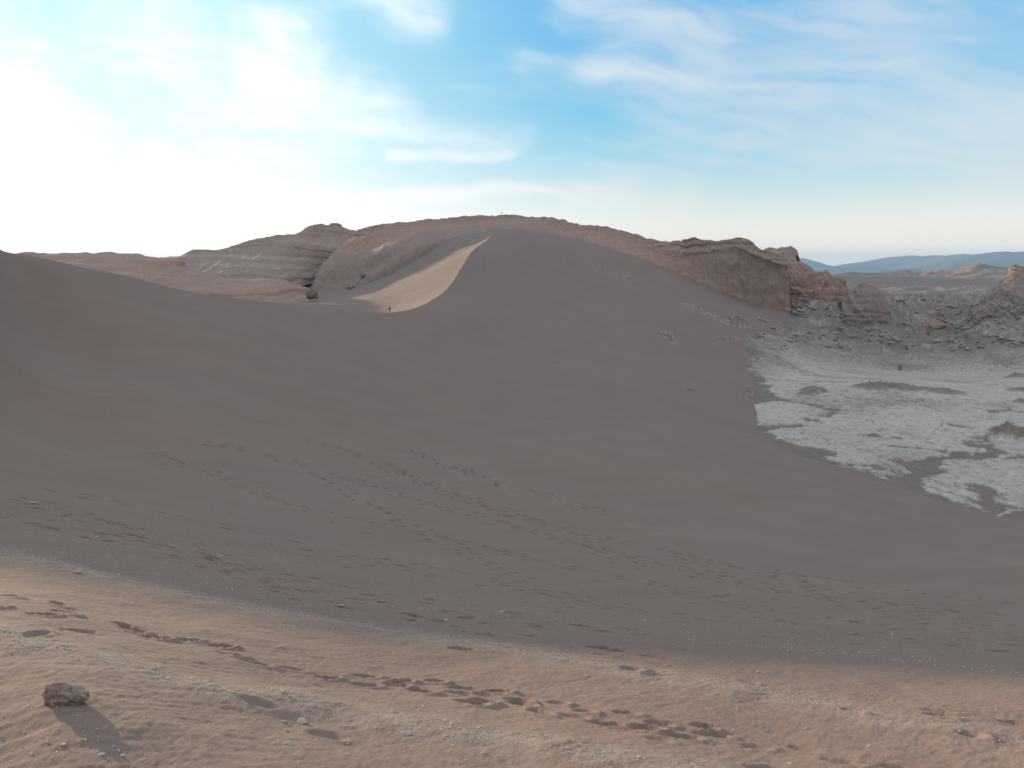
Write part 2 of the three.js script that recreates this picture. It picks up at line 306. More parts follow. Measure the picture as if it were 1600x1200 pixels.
// shaded slope: many old tracks
const slopeTracks = [
  [[0, 775], [50, 788], [110, 800], [160, 812], [230, 835], [320, 870], [400, 905], [480, 925], [560, 935], [700, 960], [860, 975], [1000, 990]],
  [[0, 810], [60, 815], [130, 830], [200, 835], [260, 850], [340, 885], [420, 912], [520, 940], [640, 965], [720, 985], [850, 1005], [980, 1035]],
  [[180, 838], [260, 855], [330, 872], [400, 890], [480, 905], [600, 925], [730, 950], [900, 980]],
  [[480, 690], [560, 715], [620, 740], [700, 770], [800, 800], [900, 835], [1000, 850], [1100, 872], [1230, 905], [1400, 945], [1600, 965]],
  [[460, 720], [540, 745], [600, 762], [660, 785], [760, 810], [880, 840], [980, 870], [1100, 890], [1250, 925], [1420, 965], [1600, 1000]],
  [[240, 705], [340, 745], [430, 780], [520, 805], [640, 830], [740, 850], [860, 880], [990, 905], [1120, 935], [1280, 965], [1420, 985]],
  [[520, 700], [600, 722], [650, 745], [720, 775], [760, 790], [830, 815]],
  [[640, 705], [700, 730], [760, 748], [800, 760], [880, 780], [960, 800]],
  [[420, 850], [540, 872], [650, 880], [760, 900], [900, 930], [1030, 955], [1130, 985], [1240, 1000]],
  [[900, 845], [1010, 880], [1160, 915], [1300, 935], [1450, 955], [1600, 985]],
  [[1100, 960], [1220, 970], [1350, 990], [1480, 1010], [1600, 1015]],
  [[1050, 870], [1200, 890], [1350, 910], [1500, 935], [1620, 950]],
  [[60, 760], [200, 790], [380, 830], [560, 870], [700, 905], [850, 925], [1000, 960]],
  [[300, 690], [400, 705], [500, 745], [600, 800], [700, 850], [800, 900], [880, 960]],
];
for (const t of slopeTracks) track(t, 0.8, { grow: 1, depth: 0.155, len: 0.36, wid: 0.2, skip: 0.15, wide: 0.3, jitter: 0.35 });
for (const t of slopeTracks.slice(0, 12)) track(t.map(p => [p[0] + 60, p[1] + 22]), 1.3, { grow: 1, depth: 0.14, len: 0.36, wid: 0.2, skip: 0.35, wide: 0.6, jitter: 0.9 });
for (const t of slopeTracks.slice(0, 3)) track(t.map(p => [p[0] + 15, p[1] + 6]), 0.8, { grow: 1, depth: 0.155, len: 0.36, wid: 0.2, skip: 0.4, wide: 0.5, jitter: 0.6 });
track([[0, 790], [40, 800], [90, 806], [140, 812], [180, 818]], 0.3, { depth: 0.1, skip: 0.1, wide: 0.7, jitter: 1.0 });
track([[0, 802], [60, 806], [120, 812]], 0.3, { depth: 0.1, skip: 0.1, wide: 0.7, jitter: 1.0 });
track([[560, 735], [640, 765], [660, 770]], 0.5, { depth: 0.12, wide: 0.3, jitter: 0.3 });
const cells = new Map();
for (const p of prints) { const k = Math.floor(p[0]) + ',' + Math.floor(p[1]); for (let i = -1; i < 2; i++) for (let j = -1; j < 2; j++) { const q = (Math.floor(p[0]) + i) + ',' + (Math.floor(p[1]) + j); if (!cells.has(q)) cells.set(q, []); cells.get(q).push(p); } }
function printsH(x, z) {
  const near = cells.get(Math.floor(x) + ',' + Math.floor(z)); if (!near) return 0;
  let lo = 0, hi = 0, cut = 0;
  for (const [px, pz, a, len, wid, dep, rim] of near) {
    const dx = x - px, dz = z - pz, s = Math.sin(a), c = Math.cos(a), l = (dx * s + dz * c) / (len * 0.5), m = (dx * c - dz * s) / (wid * 0.5), q = l * l + m * m;
    if (q > 5.5) continue;
    const r = Math.sqrt(q);
    lo = Math.min(lo, -dep * (1 - smooth(0.45, 1.15, r))); hi = Math.max(hi, dep * rim * gauss(r - 1.4, 0.26) * (1 + 0.5 * l)); cut = Math.max(cut, 1 - smooth(0.6, 1.3, r));
  }
  return lo + hi * (1 - cut);
}
// the rock in the left foreground has a scour below it
const crease = line([[905, 560], [950, 588], [1000, 617], [1040, 640], [1090, 660], [1150, 684], [1230, 712]]), spine = line([[790, 420], [815, 455], [840, 488], [872, 525]]);
function relief(x, z, d) {                                          // what wind, feet and gravel add to the sand, in metres
  let h = 0;
  if (d < 175) h += printsH(x, z);
  if (d < 40) {
    const k = smooth(40, 15, d);
    const [q1, s1] = pathDist(band1, x, z), [q2, s2] = pathDist(band2, x, z);
    h += k * 0.035 * gauss(q1, 0.5) * (1 + 0.5 * noise(x * 0.9, z * 0.9));
    h += k * 0.05 * gauss(q2, 0.32) * (1 + 0.5 * noise(x * 0.9 + 7, z * 0.9));
    h += k * 0.004 * (gauss(q1, 0.5) + gauss(q2, 0.35)) * ridged(x * 9, z * 9, 3);
    // ripples and lumps in the sand
    const a = x * 0.55 + z * 0.83, b = -x * 0.83 + z * 0.55, calm = 0.5 + 0.5 * noise(x * 0.35 + 9, z * 0.35);
    h += k * (0.035 * fbm(x * 0.55, z * 0.55 + 3, 3) + 0.009 * fbm(x * 2.1, z * 2.1, 2));
    h += k * (0.008 * clamp(calm + 0.25) * noise(a * 11 + 1.2 * noise(x * 1.5, z * 1.5), b * 2.6) + 0.0045 * noise(x * 14, z * 14) + 0.0035 * noise(x * 31, z * 31));
  }
  if (d > 90 && d < 420 && x > -10 && x < 95) {
    const [q, sd, at] = pathDist(crease, x, z), k = smooth(0, 1.2, at) * smooth(6, 4.6, at);
    if (q < 30) h += k * 0.75 * (1 - smooth(0, 2.2, q * sd + 1.1)) * gauss(q, 9);
    const [q2, s2, at2] = pathDist(spine, x, z); if (q2 < 30) h += 0.8 * Math.exp(-q2 / (s2 > 0 ? 3.5 : 9)) * smooth(3, 1.8, at2);
  }
  h += Math.min(d, 90) * 0.0011 * fbm(x / 14, z / 14, 3) * smooth(15, 60, d) * 1.6;
  if (d > 12 && d < 260) {
    const p = x * 0.62 + z * 0.78, q = x * 0.78 - z * 0.62;
    h += smooth(12, 24, d) * smooth(90, 45, d) * 0.016 * noise(p * 1.5, q * 0.2) + smooth(35, 70, d) * smooth(260, 150, d) * 0.05 * noise(p * 0.55, q * 0.07);
  }
  return h;
}
function duneH(x, z) { return baseH(x, z) + relief(x, z, Math.hypot(x, z)); }

// ------------------------------------------------------------------ the dune
function grainTexture(size, amp, speck, seed) {
  const d = new Uint8Array(size * size * 4), r = rng(seed);
  for (let j = 0; j < size; j++) for (let i = 0; i < size; i++) {
    const t = 6.28318 / size, a = Math.cos(i * t), b = Math.sin(i * t), c = Math.cos(j * t), e = Math.sin(j * t);
    let n = fbm3(a * 3 + c * 2.2, b * 3 + e * 2.2, c * 3 - a * 1.7, 3) * 0.6 + (r() - 0.5) * 1.3;
    let v = 232 + n * amp; if (r() < speck) v += 23; if (r() < speck) v -= 60;
    const o = (j * size + i) * 4; d[o] = clamp(v, 0, 255); d[o + 1] = clamp(v - (r() - 0.5) * 4, 0, 255); d[o + 2] = clamp(v - 1, 0, 255); d[o + 3] = 255;
  }
  const t = new THREE.DataTexture(d, size, size); t.colorSpace = THREE.SRGBColorSpace; t.wrapS = t.wrapT = THREE.RepeatWrapping; t.magFilter = THREE.LinearFilter; t.minFilter = THREE.LinearMipmapLinearFilter; t.generateMipmaps = true; t.needsUpdate = true;
  return t;
}
function bumpTexture(size, seed) {
  const d = new Uint8Array(size * size * 4), r = rng(seed);
  for (let k = 0; k < size * size; k++) { const v = 128 + (r() - 0.5) * 200; d[k * 4] = d[k * 4 + 1] = d[k * 4 + 2] = v; d[k * 4 + 3] = 255; }
  const t = new THREE.DataTexture(d, size, size); t.wrapS = t.wrapT = THREE.RepeatWrapping; t.magFilter = THREE.LinearFilter; t.minFilter = THREE.LinearMipmapLinearFilter; t.generateMipmaps = true; t.needsUpdate = true;
  return t;
}
const grain = grainTexture(1024, 22, 0.006, 3), grainBump = bumpTexture(512, 5);
const sandTex = grain.clone(); sandTex.repeat.set(0.5, 0.5); sandTex.needsUpdate = true;
const sandMat = new THREE.MeshStandardMaterial({ vertexColors: true, map: sandTex, bumpMap: grainBump, bumpScale: 0.003, roughness: 1 });
const rockTex = grain.clone(); rockTex.repeat.set(0.04, 0.04); rockTex.needsUpdate = true;
const rockMat = new THREE.MeshStandardMaterial({ vertexColors: true, map: rockTex, roughness: 1 });

const SAND = [0.304, 0.195, 0.158], PALE = [0.48, 0.39, 0.34];
{
  const us = [];
  for (let i = 0; i < 26; i++) us.push(-2.4 + 1.62 * i / 26);
  for (let i = 0; i <= 1000; i++) us.push(-0.78 + 1.56 * i / 1000);
  for (let i = 1; i <= 26; i++) us.push(0.78 + 1.62 * i / 26);
  const NF = 760, NB = 150, v0 = Math.log(1.2), v1 = Math.log(640);
  const cw = crestW.map(c => [c[0] / (APEX - c[2]), Math.log(APEX - c[2])]).concat([[0.06, Math.log(440)], [0.2, Math.log(390)], [0.4, Math.log(330)], [0.66, Math.log(250)], [2.4, Math.log(200)]]).sort((a, b) => a[0] - b[0]);
  cw.unshift([-2.4, Math.log(110)]);
  const vc = us.map(u => {
    const g = spline(cw, u);
    if (u > cw[cw.length - 6][0]) return g;
    const f = v => frontT(u, v) - backT(u, v);
    let a = g - 0.14, b = g + 0.14; if (f(a) > 0 || f(b) < 0) return g;
    for (let k = 0; k < 24; k++) { const m = (a + b) / 2; if (f(m) > 0) b = m; else a = m; }
    return a;
  });
  const med = vc.map((_, i) => { const w = vc.slice(Math.max(0, i - 4), i + 5).sort((a, b) => a - b); return w[w.length >> 1]; });
  const vs = med.map((_, i) => { const w = med.slice(Math.max(0, i - 2), i + 3); return w.reduce((a, b) => a + b) / w.length; });
  const t0 = Date.now();
  const geo = grid(us.length, NF + NB, (i, j) => {
    const u = us[i], ve = Math.min(4.3, vs[i] - 0.12), v = j < 30 ? mix(v0, 1.95, j / 30) : j < 630 ? mix(1.95, ve, (j - 30) / 600) : j < NF ? mix(ve, vs[i], (j - 630) / (NF - 1 - 630)) : mix(vs[i], v1, (j - NF + 1) / NB), d = Math.exp(v), x = u * d, z = APEX - d, r = Math.hypot(x, z);
    const y = duneBase(u, v) + relief(x, z, r);
    // colour: sand, with paler crusts of salt grit on the gravel bands and greyer drifts
    let t = 0;
    if (r < 45) { const q1 = pathDist(band1, x, z)[0], q2 = pathDist(band2, x, z)[0]; t = 0.30 * gauss(q1, 0.45) * clamp(0.6 + noise(x * 3, z * 3)) + 0.34 * gauss(q2, 0.3) * clamp(0.6 + noise(x * 4, z * 4)); t += 0.12 * smooth(0.35, 0.8, noise(x * 9, z * 9)) * smooth(45, 20, r); }
    const b = 1 + 0.04 * fbm(x / 9, z / 9, 3) + 0.025 * fbm(x / 45 + 4, z / 45, 3) + 0.035 * noise((x * 0.7 + z * 0.7) * 0.5, (x - z) * 0.04) + 0.05 * (hash1(i * 1.37 + j * 71.3) - 0.5);
    const warm = 0.01 * fbm(x / 30 + 9, z / 30, 2);
    return [x, y, z, mix(SAND[0], PALE[0], t) * b * (1 + warm), mix(SAND[1], PALE[1], t) * b, mix(SAND[2], PALE[2], t) * b * (1 - warm)];
  });
  struct(geo, sandMat, 'sand_dune', 'great smooth grey-brown sand dune with footprints, curving up to a sharp crest');
}
// ------------------------------------------------------------------ the salt flat and the broken ground behind it
let valleyH;
{
  const FLAT = -40, onFlat = p => { const r = P(p[0], p[1], 1), k = FLAT / r[1]; return [r[0] * k, FLAT, -k]; };
  const cc = (x, y) => onFlat([1100 + x / 3.2, 540 + y / 3.2]);
  const edge = [[235, -40], [240, 60], [250, 150], [310, 170], [300, 200], [320, 230], [365, 250], [360, 285], [200, 300], [185, 315], [240, 340], [225, 380], [250, 400], [330, 410], [345, 425], [300, 440], [370, 470], [480, 510], [600, 515], [640, 545], [640, 590], [700, 610], [800, 635], [900, 650], [970, 660],
    [1040, 640], [1110, 690], [1105, 725], [1170, 750], [1280, 770], [1390, 785], [1440, 790], [1360, 822], [1440, 832], [1580, 792], [1700, 770], [2600, 760], [2600, -40]].map(p => cc(...p));
  const channels = [
    [[985, 650], [1000, 640], [1040, 615], [1080, 590], [1160, 565], [1300, 552], [1420, 540], [1480, 528], [1390, 508], 2.6],
    [[1000, 660], [1060, 640], [1080, 600], 4.0], [[1430, 790], [1445, 765], [1410, 720], [1380, 690], 2.4],
    [[340, 270], [450, 300], [540, 320], [620, 330], [650, 350], [600, 375], 1.7], [[930, 507], [1080, 520], [1200, 527], [1230, 545], 1.2], [[1390, 508], [1310, 492], [1380, 480], [1450, 450], 1.0],
    [[510, 390], [560, 400], 2.4], [[330, 405], [420, 412], 2.4], [[200, 420], [300, 405], 2.0], [[700, 595], [900, 612], [980, 630], 0.8], [[480, 512], [640, 590], 2.0], [[1240, 410], [1350, 430], 0.9],
    [[1380, 770], [1480, 775], 2.6], [[1540, 560], [1700, 545], 1.6], [[1250, 730], [1390, 760], 0.4], [[1425, 355], [1520, 335], 0.8], [[290, 178], [480, 180], [800, 190], 0.9], [[440, 260], [740, 250], 1.0]]
    .map(c => ({ w: c.pop(), p: c.map(q => cc(...q)) }));
  const mounds = [[545, 245, 75, 1.3], [850, 238, 120, 1.6], [1000, 245, 110, 1.2], [1190, 256, 110, 0.9], [1540, 455, 110, 2.4], [1600, 310, 60, 1.2], [1560, 155, 60, 1.5], [850, 470, 35, 0.5], [960, 480, 30, 0.4], [1590, 245, 80, 0.7]]
    .map(m => { const c = cc(m[0], m[1]), e = cc(m[0] + m[2], m[1]); return [c[0], c[2], Math.abs(e[0] - c[0]), m[3]]; });
  const inside = (x, z) => { let c = false; for (let i = 0, j = edge.length - 1; i < edge.length; j = i++) { const a = edge[i], b = edge[j]; if ((a[2] > z) !== (b[2] > z) && x < (b[0] - a[0]) * (z - a[2]) / (b[2] - a[2]) + a[0]) c = !c; } return c; };
  const edgeLoop = edge.concat([edge[0]]);
  const rise = surface([W(1000, 100, -40), W(1600, 100, -40), W(2200, 100, -40), W(1200, 180, -40), W(1600, 180, -40), W(2200, 180, -40), W(1180, 280, -40), W(1400, 280, -40), W(1600, 280, -40), W(2200, 280, -38)]
    .concat([[1150, 560, 330], [1180, 530, 365], [1230, 512, 405], [1260, 484, 428], [1300, 482, 424], [1345, 482, 414], [1300, 476, 470], [1385, 482, 416], [1330, 528, 398], [1400, 540, 395], [1440, 545, 388], [1500, 545, 385], [1410, 505, 430], [1470, 512, 425], [1450, 480, 470], [1410, 472, 500], [1480, 470, 520], [1520, 478, 480], [1540, 498, 405], [1590, 500, 388], [1600, 540, 372], [1610, 474, 396], [1560, 480, 430], [1700, 470, 390], [1800, 520, 360]].map(p => P(...p)))
    .concat([W(1150, 480, -30), W(1200, 620, -38), W(1400, 620, -42), W(1500, 640, -44), W(1700, 620, -38), W(1400, 900, -52), W(1900, 900, -52), W(1150, 900, -52)]));
  const SALT = [0.66, 0.515, 0.45], MUD = [0.27, 0.19, 0.15], CLAY = [0.32, 0.228, 0.186];
  const NU = 900, NV = 620, u0 = 0.24, u1 = 0.95, v0 = Math.log(100), v1 = Math.log(860);
  const geo = grid(NU, NV, (i, j) => {
    const u = mix(u0, u1, i / (NU - 1)), v = mix(v0, v1, j / (NV - 1)), d = Math.exp(v), x = u * d, z = APEX - d;
    const y0 = rise(u, v); let y = y0, rough = smooth(345, 400, d + 10 * noise(x / 20, z / 20));
    const left = smooth(0.375, 0.30, u) * smooth(255, 330, d); rough = Math.max(rough, left);
    // the crust ends along the wandering edge and along dry channels
    const jx = x + 2.2 * fbm(x / 7, z / 7, 4, 0.6), jz = z + 2.8 * fbm(x / 7 + 31, z / 7, 4, 0.6);
    const inn = inside(jx, jz); let dist = pathDist(edgeLoop, jx, jz)[0] * (inn ? 1 : -1);
    for (const c of channels) { if (c.p[0][2] < z - 130 || c.p[0][2] > z + 130) continue; dist = Math.min(dist, pathDist(c.p, jx, jz)[0] - c.w * (0.7 + 0.4 * noise(x / 9, z / 9))); }
    let salt = smooth(-0.5, 0.9, dist + 0.5 * fbm(x / 1.6, z / 2.2, 3));
    const vein = Math.abs(fbm(x / 17 + 0.5 * noise(x / 6, z / 6), z / 22 + 5, 3)), crack = smooth(0.05, 0.0, vein) * smooth(0.0, 0.5, noise(x / 40 + 2, z / 40) + 0.35);
    salt *= 1 - 0.75 * crack;
    const plates = ridged(x / 5.5 + 0.7 * noise(x / 3, z / 3), z / 5.5, 4, 0.6);
    y += (1 - rough) * (salt * (0.26 + 0.06 * fbm(x / 3, z / 3, 3)) + 0.14 * fbm(x / 22, z / 22, 3) + salt * 0.045 * plates);
    for (const m of mounds) { const q = Math.hypot(x - m[0], (z - m[1]) * 1.0) / m[2]; if (q < 2.2) { const k = gauss(q, 0.55) * (0.75 + 0.5 * ridged(x / 4, z / 4, 3)); y += m[3] * k; salt *= 1 - 0.85 * smooth(0.12, 0.5, k); } }
    // broken clay hummocks
    const big = ridged(x / 34 + 0.35 * noise(x / 15, z / 15), z / 26, 5, 0.52);
    const lift = y0 - FLAT, ledge = beds(lift + 2.5 * fbm(x / 16, z / 16, 3), 2.4)[0];
    y += rough * (1.6 * ledge * smooth(1, 4, lift) + 3.4 * (big - 0.35) * (0.45 + 0.55 * smooth(385, 440, d)) + 0.8 * fbm(x / 5, z / 7, 4, 0.6) + 0.8 * ridged(x / 8 + 0.4 * noise(x / 4, z / 4), z / 6, 3));
    const cap = smooth(0.3, 0.65, fbm(x / 9 + 3, z / 7, 4, 0.6) + 0.35 * big - 0.1);
    const far = smooth(300, 395, d);
    // flecks: where the crust is broken the mud shows, finer with distance
    const fleck = fbm(x / 2.0 + 0.3 * noise(x, z), z / 4.5, 5, 0.7), patch = fbm(x / 26 + 8, z / 34, 3);
    const thin = Math.abs(fbm(x / 4.5 + 0.6 * noise(x / 2, z / 2), z / 7.5 + 2, 4, 0.6)), thin2 = Math.abs(noise(x / 1.7 + 0.5 * noise(x, z), z / 2.8 + 40));
    let s = salt * (0.98 - 0.42 * smooth(0.25, 0.95, fleck + 0.4 * patch) - 0.5 * smooth(0.075, 0.0, thin) - 0.22 * smooth(0.12, 0.0, thin2) - 0.36 * far - 0.3 * smooth(0.1, 0.9, patch));
    s = mix(s, 0.5 * cap * clamp(0.65 + 0.6 * fleck), rough);
    s = clamp(s);
    const base = rough > 0.5 ? CLAY : MUD, b = 1 + 0.10 * fbm(x / 3 + 9, z / 3, 3) + 0.08 * fbm(x / 30, z / 30, 2);
    return [x, y, z, mix(base[0], SALT[0], s) * b, mix(base[1], SALT[1], s) * b, mix(base[2], SALT[2], s) * b];
  });
  const mat = rockMat.clone(); mat.bumpMap = grainBump; mat.bumpScale = 0.01;
  valleyH = (x, z) => { const d = APEX - z, i = clamp(Math.round((x / d - u0) / (u1 - u0) * (NU - 1)), 0, NU - 1), j = clamp(Math.round((Math.log(d) - v0) / (v1 - v0) * (NV - 1)), 0, NV - 1); return geo.attributes.position.getY(j * NU + i); };
  struct(geo, mat, 'salt_flat', 'pale cracked salt flat with brown channels, breaking into clay hummocks at its back');
}

// ------------------------------------------------------------------ rock hills
// rows of survey points from skyline to foot, drawn out into a sheet with strata, gullies and a plateau behind
function rowAt(row, t) {                                            // point of a row at t by Catmull-Rom along its points
  const n = row.length - 1, s = t * n, i = Math.min(Math.floor(s), n - 1), f = s - i;
  const g = k => row[clamp(k, 0, n)], a = g(i - 1), b = g(i), c = g(i + 1), d = g(i + 2), o = [0, 0, 0];
  for (let k = 0; k < 3; k++) o[k] = b[k] + 0.5 * f * (c[k] - a[k] + f * (2 * a[k] - 5 * b[k] + 4 * c[k] - d[k] + f * (3 * (b[k] - c[k]) + d[k] - a[k])));
  return o;
}
function rowByBearing(row, n) {                                     // resample evenly by bearing
  const L = [0]; for (let i = 1; i < row.length; i++) L.push(L[i - 1] + Math.hypot(row[i][0] - row[i - 1][0], 0.6 * (row[i][1] - row[i - 1][1]), 0.25 * (row[i][2] - row[i - 1][2])));
  const out = []; let k = 0;
  for (let i = 0; i < n; i++) { const s = L[L.length - 1] * i / (n - 1); while (k < L.length - 2 && L[k + 1] < s) k++; out.push(rowAt(row, (k + clamp((s - L[k]) / (L[k + 1] - L[k]))) / (row.length - 1))); }
  return out;
}
function hill(rows, nu, nv, o) {
  const R = rows.map(r => rowByBearing(r.map(p => P(...p)), nu));
  const back = R[0].map(p => [p[0] * 1.02, p[1] - 1.2, p[2] - (o.plateau ?? 14)]), behind = R[0].map(p => [p[0] * 1.12, p[1] - 45, p[2] - (o.depth ?? 90)]);
  const all = [behind, back, ...R];
  // rows spaced by the mean height they cover, few for the back
  const spans = []; for (let k = 0; k + 1 < all.length; k++) { let s = 0; for (let i = 0; i < nu; i += 7) s += Math.hypot(...[0, 1, 2].map(q => (all[k + 1][i][q] - all[k][i][q]) * (q === 2 ? 0.35 : 1))); spans.push(s); }
  const total = spans.slice(2).reduce((a, b) => a + b), cnt = spans.map((s, k) => k < 2 ? [6, 12][k] : Math.max(3, Math.round(nv * s / total)));
  const list = []; for (let k = 0; k < spans.length; k++) for (let q = 0; q < cnt[k]; q++) list.push([k, q / cnt[k]]); list.push([spans.length - 1, 1]);
  const base = list.map(([k, f]) => {
    const row = [];
    for (let i = 0; i < nu; i++) {
      const g = m => all[clamp(m, 0, all.length - 1)][i], b = g(k), c = g(k + 1), a = k === 2 || k === 1 ? b : g(k - 1), d = k === 1 ? c : g(k + 2), p = [0, 0, 0];
      for (let q = 0; q < 3; q++) p[q] = b[q] + 0.5 * f * (c[q] - a[q] + f * (2 * a[q] - 5 * b[q] + 4 * c[q] - d[q] + f * (3 * (b[q] - c[q]) + d[q] - a[q]))) * 1;
      if (k < 2) for (let q = 0; q < 3; q++) p[q] = mix(b[q], c[q], f);
      row.push(p);
    }
    return row;
  });
  const H = base.length;
  return grid(nu, H, (i, j) => {
    const p = base[j][i], e = base[j][Math.min(i + 1, nu - 1)], w = base[j][Math.max(i - 1, 0)], n = base[Math.max(j - 1, 0)][i], s = base[Math.min(j + 1, H - 1)][i];
    const N = new THREE.Vector3(e[0] - w[0], e[1] - w[1], e[2] - w[2]).cross(new THREE.Vector3(n[0] - s[0], n[1] - s[1], n[2] - s[2])).normalize();
    const [k] = list[j], front = k >= 2 ? 1 : 0.35;
    const r = o.look(p[0], p[1], p[2], k - 2 + list[j][1], N);       // [outward metres, r, g, b, drop]
    const m = r[0] * front;
    return [p[0] + N.x * m, p[1] + N.y * m * 0.6 + (r[4] || 0) * front, p[2] + N.z * m, r[1], r[2], r[3]];
  });
}
const tone = (c, k) => [c[0] * k, c[1] * k, c[2] * k];
const RED = [0.48, 0.268, 0.195], TAN = [0.45, 0.28, 0.215], GREY = [0.38, 0.255, 0.205], PALEROCK = [0.55, 0.405, 0.335];
const blend = (a, b, t) => [mix(a[0], b[0], t), mix(a[1], b[1], t), mix(a[2], b[2], t)];

const mainRows = [
  [[556, 362, 500], [562, 358.5, 499], [590, 353, 498], [620, 347, 497], [640, 346.5, 499], [660, 343.5, 504], [700, 341, 520], [722, 339, 527], [740, 338.5, 533], [752, 336, 535], [770, 337, 538], [784, 335.5, 540], [812, 336.5, 540], [820, 338.5, 538], [850, 339, 535], [865, 340, 530], [885, 346, 525], [904, 351, 520], [930, 352, 514], [952, 355, 508], [980, 362, 500], [1000, 368, 494], [1016, 374, 488], [1047, 377.5, 478], [1065, 375, 472], [1084, 372.5, 466], [1118, 376, 457], [1140, 374, 450], [1151, 372, 447], [1166, 372.4, 442], [1176, 379, 438], [1185, 387, 436], [1208, 396, 431], [1222, 401, 428], [1230, 408.5, 426]],
  [[541, 377, 495], [600, 364, 489], [660, 356, 495], [720, 350, 518], [784, 345, 532], [850, 351, 525], [900, 362, 512], [950, 368, 502], [1000, 383, 488], [1050, 391, 472], [1100, 391, 460], [1150, 384, 446], [1180, 396, 436], [1210, 408, 429], [1231, 414, 426]],
  [[520, 397, 486], [580, 385, 478], [640, 369, 477], [700, 357, 496], [784, 350, 518], [850, 356, 513], [900, 371, 502], [950, 383, 490], [1000, 398, 478], [1050, 408, 467], [1100, 408, 458], [1150, 402, 445], [1190, 412, 435], [1231, 430, 426]],
  [[500, 419, 474], [560, 407, 463], [610, 386, 458], [700, 363, 481], [784, 355, 503], [860, 365, 498], [920, 386, 484], [980, 406, 470], [1050, 428, 460], [1100, 438, 454], [1150, 440, 444], [1190, 440, 434], [1234, 452, 426]],
  [[489, 446, 463], [530, 440, 458], [580, 421, 450], [640, 387, 453], [700, 369, 470], [784, 359, 488], [870, 376, 470], [950, 403, 458], [1010, 421, 452], [1060, 440, 450], [1110, 456, 448], [1150, 470, 442], [1190, 484, 433], [1236, 492, 425]],
  [[486, 475, 454], [530, 470, 448], [580, 440, 441], [640, 405, 444], [700, 380, 461], [784, 372, 479], [870, 392, 462], [950, 422, 452], [1010, 442, 447], [1060, 462, 446], [1110, 480, 444], [1150, 495, 440], [1190, 508, 431], [1238, 515, 424]],
  [[486, 530, 451], [530, 525, 445], [580, 495, 438], [640, 460, 441], [700, 435, 458], [784, 427, 476], [870, 447, 459], [950, 477, 449], [1010, 497, 444], [1060, 517, 443], [1110, 535, 441], [1150, 550, 437], [1190, 563, 428], [1238, 570, 421]],
];
struct(hill(mainRows, 900, 190, { look: (x, y, z, k, N) => {
  const fold = y + 2.5 * Math.sin(x / 38 + 1) + 1.4 * noise(x / 22, z / 30) + x * 0.03;
  const rim = smooth(1.25, 0.7, k), cliff = smooth(1.0, 1.5, k) * smooth(40, 90, x);
  const wob = 0.9 * fbm(x / 9, z / 9 + y / 30, 3), [b, t] = beds(fold + wob, 1.7), [b2, t2] = beds(fold + wob * 1.3 + 40, 0.6), gate = clamp(0.55 + 0.7 * noise(x / 14 + 3, y / 8));
  const flute = noise(x / 4.5 + 0.5 * noise(x / 9, y / 6), y / 30) * 0.9 + noise(x / 1.7, y / 12) * 0.4 + 0.9 * Math.min(0, noise(x / 11 + 5, y / 60) + 0.1);
  let out = (0.3 + rim) * gate * (1.3 * b + 0.5 * b2 - 0.7) - 0.55 * smooth(0.12, 0.0, Math.abs(noise(x / 7 + 9 + 0.3 * noise(x / 3, y / 4), y / 25))) * (0.4 + 0.6 * cliff) * clamp(0.5 + noise(x / 20, y / 9)) + 0.9 * cliff * flute + 0.55 * fbm3(x / 6, y / 6, z / 6, 4) + (1 - rim) * (1 - cliff) * (0.6 * ridged(x / 12 + y / 9, y / 14, 3) + 0.7 * ridged(x / 4.5 - y / 7, y / 22, 3));
  let c = blend(RED, TAN, 0.3 * t * gate + 0.3 * rim * t2 + 0.3 * clamp(fbm(x / 25, y / 12, 3)));
  c = tone(c, 1 + 0.10 * (t - 0.5) + 0.08 * cliff * noise(x / 2.2, y / 18) + 0.06 * fbm(x / 3, y / 3, 3));
  const talus = smooth(2.1, 2.7, k + 0.35 * noise(x / 8, y / 8)) * smooth(60, 10, x);
  out *= 1 - 0.6 * talus; c = blend(c, tone(SAND, 1.18 + 0.12 * fbm(x / 4, y / 4, 3)), 0.8 * talus);
  return [out, ...c, 0.5 * rim * (noise(x / 5, z / 5) + 0.6 * noise(x / 2.1, 3))];
} }), rockMat, 'sandstone_hill', 'broad reddish sandstone hill with a layered rim and a sheer cliff at its right end');

